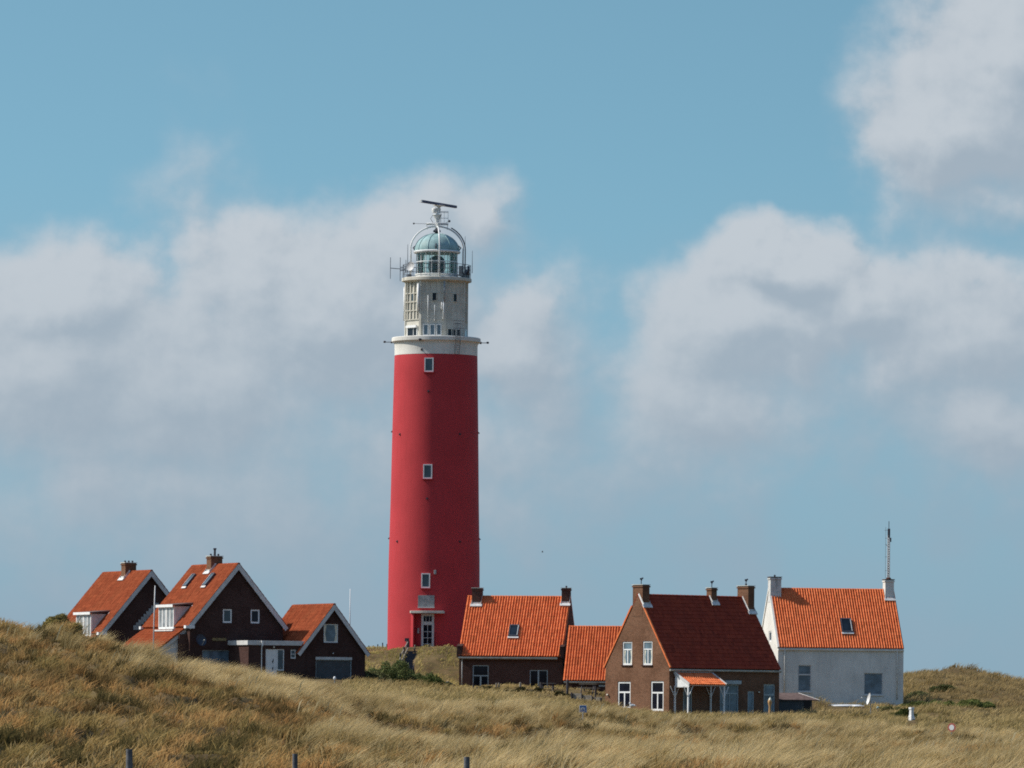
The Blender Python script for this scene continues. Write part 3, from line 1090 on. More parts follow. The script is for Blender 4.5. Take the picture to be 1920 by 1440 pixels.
    blades('grass_flower_spikes', 'pale cigar shaped flower spikes rising above the marram', 'grass', X, Y, H, lx, ly,
           rng.uniform(0.012, 0.02, 2600), c * 0.7, c, heads=rng.uniform(1.6, 2.6, 2600), Z1=0.72, U1=0.55, ang=rng.uniform(-0.4, 0.4, 2600))

    # 4. lawn-like dune grass around the houses, on the tower mound and the far dune
    X, Y = scatter(330000, 330, 500, 100)
    px = bear(X, Y)
    vis = (px > 640) | (Y < 340)
    vis &= ~((Y > 452) & (px < 1660))
    k = keep(X, Y) & vis
    X, Y, px = X[k], Y[k], px[k]
    n = len(X)
    f1 = 0.5 * fbm(X / 2.5, Y / 3.5, 141, 3) + 0.5 * fbm((X - 0.6 * Y) / 0.8, (Y + X * 0.6) / 2.2, 147, 3)
    gold = pal(n, (0.52, 0.420, 0.160), (0.60, 0.485, 0.205), (0.44, 0.355, 0.135))
    green = pal(n, (0.32, 0.285, 0.095), (0.39, 0.335, 0.120), (0.24, 0.215, 0.072))
    brown = pal(n, (0.30, 0.210, 0.100), (0.24, 0.165, 0.085))
    lawn = (sstep(Y, 412, 420) * (1 - sstep(px, 1000, 1150)))[:, None]
    straw = pal(n, (0.45, 0.345, 0.165), (0.52, 0.40, 0.205), (0.37, 0.280, 0.125))
    dull = pal(n, (0.27, 0.205, 0.085), (0.22, 0.180, 0.070), (0.31, 0.225, 0.10))
    gold, green = gold * lawn + straw * (1 - lawn), green * lawn + dull * (1 - lawn)
    g = sstep(f1, 0.42, 0.62)[:, None]
    far = (sstep(px, 1640, 1760) * sstep(Y, 405, 440))[:, None] * 0.55
    tip = gold * (1 - g) + green * g
    tip = tip * (1 - far) + brown * far
    H = rng.uniform(0.14, 0.48, n) * (0.30 + 1.15 * sstep(fbm(X / 1.2, Y / 1.6, 151, 3), 0.32, 0.68))
    H = H * np.where((Y > 421) & (px < 1000), np.where(Y > 432.5, 0.4, 0.8), 1.0) * np.where((px > 850) & (px < 1140) & (Y > 392), 0.55, 1.0)
    lx = H * rng.normal(0.5, 0.4, n)
    ly = H * rng.normal(0, 0.35, n)
    blades('mound_grass', 'golden green grass on the mound and around the houses', 'grass', X, Y, H, lx, ly,
           rng.uniform(0.025, 0.06, n), tip * 0.36, tip)

# ------------------------------------------------------------------ houses
HOUSES = []
W2 = [('h', 0.62, 0, 1, 0.07), ('v', 0.5, 0, 0.62, 0.07)]


def pipe(h, which, px, y0, y1, mat='grey_white', r=0.045, name='downpipe', out=0.09):
    O, T, N = h.plane(which)
    a, b = hit(px, y0, O, N), hit(px, y1, O, N)
    a = Vector((a.x, a.y, a.z)) + N * out
    b = Vector((a.x, a.y, b.z))
    return MB().tube([a - N * (out * 0.9) + Z * 0.12, a, b], r, 8).build(name, mat, h.root, smooth=True)


# --- brown cottage beside the tower
def mid_house():
    O = P(861, 1222, 420)
    h = House('cottage', 'dark brick cottage with orange tiled roof close beside the red lighthouse', O, rad(-9), 8.0, 7.6, O.z - 3.6, O.z, O.z + 4.22)
    T = h.R
    h.L = (hit(1055, 1240, h.p(0, 0, 0), -h.S) - h.p(0, 0, 0)).dot(T)
    h.root.location = h.p(h.L / 2, h.W / 2, h.zb)
    h.window('front', 886, 1247, 916, 1292, bars=[('h', 0.56, 0, 1, 0.08), ('v', 0.5, 0, 0.56, 0.12)], frame='grey_green', pane='glass_black')
    h.window('front', 993, 1256, 1027, 1290, bars=[('v', 0.48, 0, 1, 0.12)], frame='grey_green', pane='glass_black')
    h.walls('brick_mid')
    h.roof('tile', ov=0.30, v0=0.02, v1=0.02, amp=0.09, lift=0.012)
    h.gutter(0.30, 0.0, -0.35, size=0.16)
    c = h.W / 2
    q0 = 0.64 / math.tan(h.pitch)
    h.chimney(0.05 + 0.35, 0.05 + 1.05, c - q0 - 0.03, c + 0.3, h.zr + 0.62, 'brick_mid', cowl=False, pots=0, cap=0.05)
    h.chimney(h.L - 0.62, h.L - 0.02, c - q0 + 0.05, c + 0.3, h.zr + 0.66, 'brick_mid', pots=1)
    h.roof_window(955, 1174, 973, 1195)
    pipe(h, 'front', 867, 1228, 1292)
    # brick shoulders closing the eaves at both gables
    for r0, r1, lab in ((-0.12, 0.26, None), (h.L - 0.16, h.L + 0.14, None)):
        mb = MB().box(h.O, h.R, h.S, Z, r0, r1, -0.38, 0.35, h.ze - 0.42, h.ze + 0.42)
        mb.prism([h.p(r0 - 0.02, -0.42, h.ze + 0.423), h.p(r0 - 0.02, 0.36, h.ze + 0.423), h.p(r0 - 0.02, 0.36, h.ze + 0.60)], h.R * (r1 - r0 + 0.04))
        mb.build('gable_shoulder', 'brick_dark', h.root)
    HOUSES.append(h)
    return h


def link_house():
    O = P(1058, 1268, 416)
    h = House('annex_building', 'low orange tiled annex joining the dark cottage to the tall brown brick house', O, rad(-9), 5.4, 5.0, O.z - 2.6, O.z, O.z + 3.72, cat='annex')
    h.walls('brick_dark')
    h.roof('tile', ov=0.22, v0=0.05, v1=0.0, amp=0.09, lift=0.012)
    h.gutter(0.22, 0.0, 0.0)
    MB().box(h.O, h.R, h.S, Z, 2.6, 4.2, -0.06, 0.02, h.ze - 0.75, h.ze - 0.62).build('sill', 'grey_green', h.root)
    HOUSES.append(h)


def brick_house():
    O = P(1255, 1249, 392)
    th = rad(51.3)
    h = House('brick_house', 'tall brown brick house with three chimneys, deep red roof and small tiled porch', O, ang(math.sin(th), math.cos(th)), 10.26, 7.0, O.z - 3.9, O.z, O.z + 5.02)
    up = [('h', 0.66, 0, 1, 0.085), ('v', 0.5, 0, 0.66, 0.085)]
    for a in ((1167, 1203, 1185, 1247), (1205, 1202, 1223, 1247)):
        h.window('end', *a, bars=up, fw=0.10, pane='glass_blue', sill='brick_dark', curtain=0.62)
    for a in ((1158, 1278, 1182, 1329), (1220, 1277, 1244, 1333)):
        h.window('end', *a, bars=[('h', 0.61, 0, 1, 0.11), ('v', 0.5, 0, 0.61, 0.11)], fw=0.12, pane='glass_black')
    h.window('front', 1350, 1283, 1385, 1345, bars=[('v', 0.28, 0, 1, 0.08), ('v', 0.52, 0, 0.70, 0.05), ('h', 0.72, 0.28, 1, 0.07)], frame='grey_green', pane='glass_blue')
    h.window('front', 1402, 1296, 1414, 1345, bars=[], frame='grey_green', pane='glass_blue', fw=0.10)
    h.window('front', 1432, 1283, 1453, 1345, bars=[('h', 0.68, 0, 1, 0.12)], frame='grey_green', pane='glass_blue', fw=0.09)
    h.window('front', 1281, 1288, 1298, 1345, bars=[], frame='grey_green', pane='glass', fw=0.10, name='door')
    O2, T2, N2 = h.plane('front')
    h.walls('brick_brown')
    h.roof('tile_deep', ov=0.10, v0=0.02, v1=0.03, amp=0.010, lift=0.022)
    h.gutter(0.12, 0.05, 0.05, size=0.14, drop=0.08)
    # orange verge tiles capping the gable
    cp, sp = math.cos(h.pitch), math.sin(h.pitch)
    for side in (0, 1):
        mb, uvs = MB(), []
        q = -0.08 if side == 0 else h.W + 0.08
        U = h.S * (cp if side == 0 else -cp) + Z * sp
        Nn = h.S * (-sp if side == 0 else sp) + Z * cp
        o = h.p(0, q, h.ze - math.tan(h.pitch) * 0.08)
        ln = (h.W / 2 - 0.5) / cp
        n = int(ln / 0.34)
        for k in range(n):
            i = len(mb.v)
            mb.box(o, h.R, U, Nn, -0.055, 0.06, k * ln / n, (k + 1.05) * ln / n, 0.015, 0.125 + 0.01 * (k % 2))
            uvs += [(k + 0.5 + side * 30, 0.5)] * (len(mb.v) - i)
        mb.build('verge_tiling', 'tile', h.root, uvs=uvs)
    c = h.W / 2
    h.chimney(-0.015, 0.62, c - 0.54, c + 0.54, h.zr + 0.70, 'brick_brown', zbot=h.zr - 1.5, pots=0, cowl=True)
    h.chimney(6.55, 7.06, c - 0.34, c + 0.20, h.zr + 0.62, 'brick_brown', pots=0, cowl=True)
    h.chimney(9.66, 10.245, c - 0.75, c + 0.42, h.zr + 0.82, 'brick_brown', pots=1, cowl=True)
    # blind box over the garden door
    r = h.rect('front', 1358, 1276, 1387, 1283)
    MB().box(O2, T2, N2, Z, r[0], r[1], 0.0, 0.2, r[2], r[3]).build('blind_box', 'grey_green', h.root, bevel=0.02)
    wall_lamp(h.root, hit(1422, 1298, O2, N2), N2, 'cream', 0.06)
    Oe, Te, Ne = h.plane('end')
    wall_lamp(h.root, hit(1140, 1303, Oe, Ne) + h.S * -0.05, Ne, 'cream', 0.08)
    # porch
    a0, a1, d, zt, zl = 0.45, 3.82, 1.55, h.ze - 0.42, h.ze - 1.20
    U = (h.S * d + Z * (zt - zl))
    ln = U.length
    U = U.normalized()
    Nn = U.cross(-h.R).normalized()
    if Nn.z < 0:
        Nn = -Nn
    mb, uvs = MB(), []
    o = h.p(a0, -d, zl) - U * 0.14
    tile_grid(mb, uvs, o, h.R, U, Nn, a1 - a0, ln + 0.12, 0.05, 0.2, 0.3, 0.025, k0=400)
    i = len(mb.v)
    mb.box(o, h.R, U, Nn, 0.004, a1 - a0 - 0.004, 0.02, ln + 0.11, -0.07, -0.01)
    uvs += [(0.5, 0.5)] * (len(mb.v) - i)
    mb.build('porch_roof', 'tile', h.root, smooth=50, recalc=False, uvs=uvs)
    mb = MB()
    mb.prism([h.p(a0 - 0.03, -0.14, zt - 0.03), h.p(a0 - 0.03, -d - 0.10, zl - 0.03), h.p(a0 - 0.03, -d - 0.10, zl - 0.24), h.p(a0 - 0.03, -0.14, zl - 0.24)], h.R * 0.045)
    n = 12
    for k in range(n):
        q = -0.14 - (d - 0.04) * (k + 0.5) / n
        mb.prism([h.p(a0 - 0.03, q - 0.05, zl - 0.243), h.p(a0 - 0.03, q, zl - 0.30), h.p(a0 - 0.03, q + 0.05, zl - 0.243)], h.R * 0.04)
    mb.build('porch_gable', 'white', h.root)
    for b0, b1 in ((-0.05, -0.008), (a1 - a0 + 0.008, a1 - a0 + 0.05)):
        MB().box(o, h.R, U, Nn, b0, b1, 0.0, ln + 0.12, -0.10, 0.10).build('porch_barge', 'grey_white', h.root)
    MB().box(h.O, h.R, h.S, Z, a0, a1, -d - 0.02, -d + 0.08, zl - 0.16, zl - 0.05).build('porch_beam', 'white', h.root)
    MB().box(h.O, h.R, h.S, Z, a0 - 0.02, a1 + 0.02, -0.10, -0.003, zt - 0.06, zt + 0.13).build('porch_flashing', 'grey', h.root)
    for rr, q, m in ((a0 + 0.02, -d + 0.03, 'white'), (a1 - 0.05, -d + 0.03, 'white'), (a0 + 0.02, -0.08, 'white'), (a1 - 0.05, -0.08, 'white')):
        mb = MB().box(h.p(rr, q, 0), h.R, h.S, Z, -0.05, 0.05, -0.05, 0.05, h.zb, zl - 0.165)
        for dv in (h.R, -h.R):
            a, b = h.p(rr, q, zl - 1.0), h.p(rr, q, zl - 0.2) + dv * 0.42
            mb.tube([a, b], 0.03, 5)
        mb.build('porch_post', m, h.root)
    HOUSES.append(h)
    return h


def white_house():
    O = P(1459, 1213, 425)
    h = House('white_house', 'white plastered house with orange tiled roof and white chimneys', O, rad(8.3), 9.65, 7.6, O.z - 4.6, O.z, O.z + 4.5)
    T = h.R
    h.L = (hit(1694, 1240, h.p(0, 0, 0), -h.S) - h.p(0, 0, 0)).dot(T)
    h.root.location = h.p(h.L / 2, h.W / 2, h.zb)
    h.window('front', 1496, 1247, 1521, 1297, bars=[('h', 0.64, 0, 1, 0.11)], frame='grey_white', pane='glass_blue', fw=0.07, sill='plaster')
    h.window('front', 1620, 1262, 1655, 1303, bars=[], frame='grey_white', pane='glass_blue', fw=0.06, sill='plaster')
    h.window('end', 1441.5, 1183, 1446.5, 1203, bars=[], frame='white', pane='glass', fw=0.10)
    h.walls('plaster')
    h.roof('tile', ov=0.05, v0=0.0, v1=0.02, amp=0.09, lift=0.012)
    h.gutter(0.06, 0.0, 0.0, mat='plaster', size=0.14)
    c = h.W / 2
    h.chimney(-0.02, 0.82, c - 0.62, c + 0.40, h.zr + 0.86, 'plaster_old', pots=1, cap=0.05, capmat='brick_mid', flash=False)
    h.chimney(h.L - 0.78, h.L - 0.10, c - 0.62, c + 0.30, h.zr + 0.78, 'plaster', pots=0, cap=0.05, capmat='brick_mid')
    # raised white copings of the sunlit gable
    h.barge(0.0, 'plaster', h=0.20, th=0.14, off=0.13, ov=0.06)
    h.roof_window(1577, 1162, 1597, 1187)
    pipe(h, 'front', 1471, 1219, 1312, 'plaster', 0.05)
    pipe(h, 'front', 1682, 1219, 1312, 'plaster', 0.05)
    HOUSES.append(h)
    return h


def dormer(h, r0, r1, q, zs, zt, cheek, flat=0.9):
    """box dormer on the sunny slope with its row of white casements"""
    qe = (zt - h.ze) / math.tan(h.pitch) + 0.1
    mb = MB()
    mb.prism([h.p(r0, q + 0.06, zs), h.p(r0, q + 0.06, zt - 0.02), h.p(r0, qe, zt - 0.02), h.p(r0, q + 0.9, zs)], h.R * (r1 - r0))
    dm = mb.build('dormer', cheek, h.root)
    MB().prism([h.p(r0 - 0.16, q - 0.22, zt + 0.0), h.p(r0 - 0.16, q - 0.22, zt + 0.09), h.p(r0 - 0.16, qe + 0.35, zt + 0.30), h.p(r0 - 0.16, qe + 0.3, zt + 0.16)], h.R * (r1 - r0 + 0.32)).build('dormer_roof', 'felt', dm)
    MB().box(h.O, h.R, h.S, Z, r0 - 0.165, r1 + 0.165, q - 0.25, q - 0.223, zt - 0.09, zt + 0.105).build('fascia', 'white', dm)
    MB().box(h.O, h.R, h.S, Z, r0 - 0.35, r1 + 0.30, q - 0.32, q - 0.002, zs - 0.16, zs - 0.05).build('apron', 'lead', dm)
    MB().prism([h.p(r0 - 0.17, qe - 0.25, zt + 0.0), h.p(r0 - 0.17, qe + 0.3, zt + 0.36), h.p(r0 - 0.17, qe + 0.3, zt + 0.22), h.p(r0 - 0.17, qe - 0.1, zt - 0.12)], -h.R * 0.16).build('flashing', 'lead', dm)
    n = 2
    for k in range(n):
        w = (r1 - r0) / n
        window(h.root, h.p(0, q, 0), h.R, -h.S, (r0 + k * w + 0.02, r0 + (k + 1) * w - 0.02, zs, zt - 0.02), bars=[('v', 0.5, 0, 1, 0.13)], fw=0.12, pane='glass_curtain', proud=True)


def left_house(label, O, sc, second):
    a = rad(26)
    h = House('gabled_house', label, O, ang(-math.sin(a), math.cos(a)), (8.9 if second else 8.2) * sc, 7.35 * sc, O.z - 5.2, O.z, O.z + 4.30 * sc, sdir=-1)
    if not second:
        h.window('end', 418, 1142, 435, 1168, fw=0.10, pane='glass', bars=[])
        h.window('end', 470, 1143, 487, 1169, fw=0.10, pane='glass_black', bars=[])
        h.window('end', 379, 1219, 444, 1275, fw=0.05, frame='grey', pane='glass_blue', bars=[])
    h.walls('brick_dark')
    h.roof('tile_rust', ov=0.28, v0=0.32, v1=0.25, amp=0.05, lift=0.016)
    h.barge(-0.30, 'grey_white', h=0.30, ov=0.28)
    for k in range(5):
        q = h.W * (0.60 + 0.085 * k)
        MB().box(h.O, h.R, h.S, Z, -0.27, -0.002, q, q + 0.09, h.zroof(q) - 0.38, h.zroof(q) - 0.16).build('purlin_end', 'grey_white', h.root)
    # white gutter box at the foot of the verge
    MB().box(h.O, h.R, h.S, Z, -0.40, -0.02, -0.48, 0.22, h.ze - 0.43, h.ze - 0.22).build('eave_box', 'white', h.root)
    MB().box(h.O, h.R, h.S, Z, h.L + 0.02, h.L + 0.35, -0.48, 0.22, h.ze - 0.43, h.ze - 0.22).build('eave_box', 'white', h.root)
    # lower lean-to continuing the sunny slope
    d, dz, r0 = 2.45 * sc, 1.80 * sc, 0.62
    U = (h.S * d + Z * dz).normalized()
    Nn = (-h.S * dz + Z * d).normalized()
    mb, uvs = MB(), []
    o = h.p(r0, -d, h.ze - dz - 0.28)
    ln = math.hypot(d, dz)
    tile_grid(mb, uvs, o, h.R, U, Nn, h.L - r0 + 0.2, ln + 0.05, 0.045, 0.2, 0.34, 0.03, k0=600)
    i = len(mb.v)
    mb.box(o, h.R, U, Nn, 0.004, h.L - r0 + 0.19, 0.02, ln + 0.05, -0.10, -0.012)
    uvs += [(0.5, 0.5)] * (len(mb.v) - i)
    mb.build('lean_to_roof', 'tile_rust', h.root, smooth=50, recalc=False, uvs=uvs)
    MB().prism([h.p(r0 + 0.14, -d + 0.15, h.zb), h.p(r0 + 0.14, -d + 0.15, h.ze - dz - 0.30), h.p(r0 + 0.14, -0.003, h.ze - 0.42), h.p(r0 + 0.14, -0.003, h.zb)], h.R * (h.L - r0 - 0.3)).build('lean_to_wall', 'grey_white', h.root)
    MB().box(o, h.R, U, Nn, 0.03, 0.07, 0.0, ln - 0.02, -0.34, -0.02).build('lean_to_barge', 'grey_white', h.root)
    MB().box(h.O, h.R, h.S, Z, 0.45, 0.74, -0.62, -0.004, h.zb, h.ze - 0.85).build('brick_pier', 'brick_mid', h.root)
    c = h.W / 2
    rc = 4.1 * sc if not second else 4.0 * sc
    h.chimney(rc - 0.42, rc + 0.42, c - 0.50, c + 0.40, h.zr + (0.62 if not second else 0.66), 'brick_brown', pots=3, cap=0.05, flue=0.45 if not second else 0.0)
    if second:
        dormer(h, 1.4, 4.5, -0.3, h.ze - 0.55, h.ze + 1.22, 'grey_white')
    else:
        dormer(h, 2.15, 5.05, -0.3, h.ze - 0.45, h.ze + 1.22, 'grey_white')
    HOUSES.append(h)
    return h


def left_houses():
    O = P(356, 1167, 405)
    h = left_house('rust tiled gabled house with two roof windows, white dormer and satellite dish', O, 1.0, False)
    h.roof_window_rb(2.15, 2.82, 3.45, 4.65, 'glass_sky')
    h.roof_window_rb(5.80, 6.47, 3.45, 4.65, 'glass_sky')
    Oe, T, N = h.plane('end')
    # ochre name board (its lettering too small to be read), dark dish on the gable
    r = h.rect('end', 398, 1196, 424, 1202)
    mb = MB()
    zc = (r[2] + r[3]) / 2
    for k in range(9):
        t = r[0] + (r[1] - r[0]) * k / 9
        mb.box(Oe, T, N, Z, t, t + (r[1] - r[0]) / 9.5, 0.003, 0.05, zc - 0.10 + 0.012 * math.sin(k * 2.1), zc + 0.10 + 0.012 * math.cos(k * 1.7))
    mb.build('name_board', 'ochre', h.root)
    c = hit(371, 1201, Oe, N) + N * 0.45
    dsh = MB()
    ax = (N * 0.8 + Vector((0.35, -0.2, 0.35))).normalized()
    e1 = ax.cross(Z).normalized()
    e2 = e1.cross(ax)
    prof = [(0.02, 0.0), (0.18, 0.02), (0.33, 0.07), (0.44, 0.13)]
    rings = []
    for rr, hh in prof:
        rings.append(len(dsh.v))
        for j in range(20):
            an = 2 * math.pi * j / 20
            dsh.v.append(c + e1 * math.cos(an) * rr + e2 * math.sin(an) * rr + ax * hh)
    for a, b in zip(rings, rings[1:]):
        for j in range(20):
            dsh.f.append((a + j, a + (j + 1) % 20, b + (j + 1) % 20, b + j))
    dsh.tube([c, c - N * 0.42], 0.03, 6)
    dd = dsh.build('satellite_dish', 'navy', h.root)
    MB().tube([c - e2 * 0.40 + ax * 0.12, c + ax * 0.5 - e2 * 0.12], 0.012, 5).blob(c + ax * 0.5 - e2 * 0.12, 0.05).build('feed_horn', 'cream', dd)

    O1 = P(192, 1180, 424)
    h1 = left_house('farther rust tiled gabled house half hidden behind the grassy dune crest', O1, 1.047, True)
    Oe, T, N = h1.plane('end')
    # stepped lead flashing climbing the gable wall
    a, b = hit(250, 1178, Oe, N), hit(293, 1131, Oe, N)
    ta, tb, za, zb = (a - Oe).dot(T), (b - Oe).dot(T), a.z, b.z
    mb = MB()
    n = 9
    for k in range(n):
        t = ta + (tb - ta) * k / n
        z = za + (zb - za) * k / n
        mb.box(Oe, T, N, Z, t, t + (tb - ta) / n + 0.22, 0.003, 0.03 + 0.001 * k, z - 0.12, z + (zb - za) / n + 0.02)
    mb.build('step_flashing', 'grey', h1.root)
    return h, h1


def garage():
    a = rad(26)
    O = P(561, 1218, 405)
    h = House('garage', 'small rust tiled brick garage with flat roofed entrance annex', O, ang(-math.sin(a), math.cos(a)), 7.0, 5.25, O.z - 3.2, O.z, O.z + 3.30, sdir=-1, cat='garage')
    h.window('end', 607, 1170, 634, 1205, fw=0.07, pane='glass_blue', bars=[], curtain=0.93)
    h.window('end', 592, 1237, 659, 1300, fw=0.05, frame='grey_green', pane='door_dark', bars=[], name='garage_door')
    h.walls('brick_dark')
    h.roof('tile_rust', ov=0.25, v0=0.32, v1=0.2, amp=0.05, lift=0.016)
    h.barge(-0.30, 'grey_white', h=0.27, ov=0.25)
    Oe, T, N = h.plane('end')
    r = h.rect('end', 592, 1232, 659, 1237)
    MB().box(Oe, T, N, Z, r[0] - 0.03, r[1] + 0.03, 0.002, 0.05, r[2], r[3]).build('lintel', 'grey_white', h.root)
    wall_lamp(h.root, hit(624, 1225, Oe, N), N, 'grey_white', 0.05)
    # small metal vent on the far slope
    MB().box(h.O, h.R, h.S, Z, 0.9, 1.25, 4.35, 4.65, h.zroof(4.35) - 0.2, h.zroof(4.35) + 0.42).build('roof_vent', 'grey', h.root)
    # flat roofed entrance
    def t_of(px, py=1215):
        O2 = Oe + N * 0.06
        return (hit(px, py, O2, N) - O2).dot(T)
    t0, t1 = t_of(466), t_of(573)
    zt, zf = hit(520, 1201.5, Oe, N).z, hit(520, 1210, Oe, N).z
    Om = Oe + N * 0.06
    holes = []
    d0, d1 = t_of(498, 1240), t_of(533, 1240)
    zd = hit(515, 1217, Om, N).z
    holes.append((Om, T, N, Z, d0, d1, -0.14, 0.5, h.zb + 0.2, zd))
    s0, s1 = t_of(545, 1226), t_of(555, 1226)
    zs0, zs1 = hit(550, 1235, Om, N).z, hit(550, 1218, Om, N).z
    holes.append((Om, T, N, Z, s0, s1, -0.14, 0.5, zs0, zs1))
    carve(MB().box(Om, T, N, Z, t0, t1, -5.5, 0.0, h.zb, zt - 0.02), holes, 'entrance_wall', 'brick_dark', h.root)
    MB().box(Om, T, N, Z, t0 - 0.12, t1 + 0.02, -5.6, 0.10, zf, zt).build('flat_roof', 'grey_white', h.root, bevel=0.01)
    dm = (d0 + (d1 - d0) * 0.62)
    dr = MB()
    dr.box(Om, T, N, Z, d0 + 0.003, dm, -0.12, -0.05, h.zb + 0.2, zd - 0.003)
    dr_ = dr.build('door', 'white', h.root, bevel=0.008)
    for k, zz in enumerate((zd - 1.05, zd - 0.98)):
        pass
    mb = MB()
    zc = zd - 0.95
    mb.prism([Om + T * (d0 + 0.60) + N * -0.048 + Z * (zc - 0.12), Om + T * (d0 + 0.52) + N * -0.048 + Z * (zc + 0.05), Om + T * (d0 + 0.66) + N * -0.048 + Z * (zc + 0.30)], N * 0.01)
    mb.prism([Om + T * (d0 + 0.58) + N * -0.048 + Z * (zc - 0.62), Om + T * (d0 + 0.52) + N * -0.048 + Z * (zc - 0.40), Om + T * (d0 + 0.64) + N * -0.048 + Z * (zc - 0.33)], N * 0.01)
    mb.build('door_light', 'glass_black', dr_)
    window(h.root, Om, T, N, (dm, d1, zd - 1.55, zd), fw=0.07, pane='glass', bars=[])
    MB().box(Om, T, N, Z, dm, d1 - 0.003, -0.139, -0.05, h.zb + 0.2, zd - 1.553).build('side_panel', 'ochre', h.root)
    window(h.root, Om, T, N, (s0, s1, zs0, zs1), fw=0.07, pane='glass', bars=[('h', 0.5, 0, 1, 0.04)])
    wall_lamp(h.root, hit(513, 1213.5, Om, N), N, 'cream', 0.06)
    # rainwater hopper and pipe
    tp = t_of(490)
    mb = MB().prism([Om + T * (tp - 0.09) + N * 0.12 + Z * zt, Om + T * (tp + 0.09) + N * 0.12 + Z * zt, Om + T * (tp + 0.05) + N * 0.12 + Z * (zf - 0.05), Om + T * (tp - 0.05) + N * 0.12 + Z * (zf - 0.05)], N * 0.12)
    mb.tube([Om + T * tp + N * 0.13 + Z * (zf - 0.05), Om + T * tp + N * 0.06 + Z * (zf - 0.25), Om + T * tp + N * 0.06 + Z * h.zb], 0.035, 8)
    mb.build('downpipe', 'white', h.root)
    HOUSES.append(h)


mid_house()
link_house()
brick_house()
WH = white_house()
left_houses()
garage()

# ------------------------------------------------------------------ lighthouse
SM = F / 440.0        # picture units per metre at the tower, for reading its elevation drawing


def az(a):
    return Vector((math.sin(a), -math.cos(a), 0)), Vector((math.cos(a), math.sin(a), 0))   # outward, tangent (to the right)


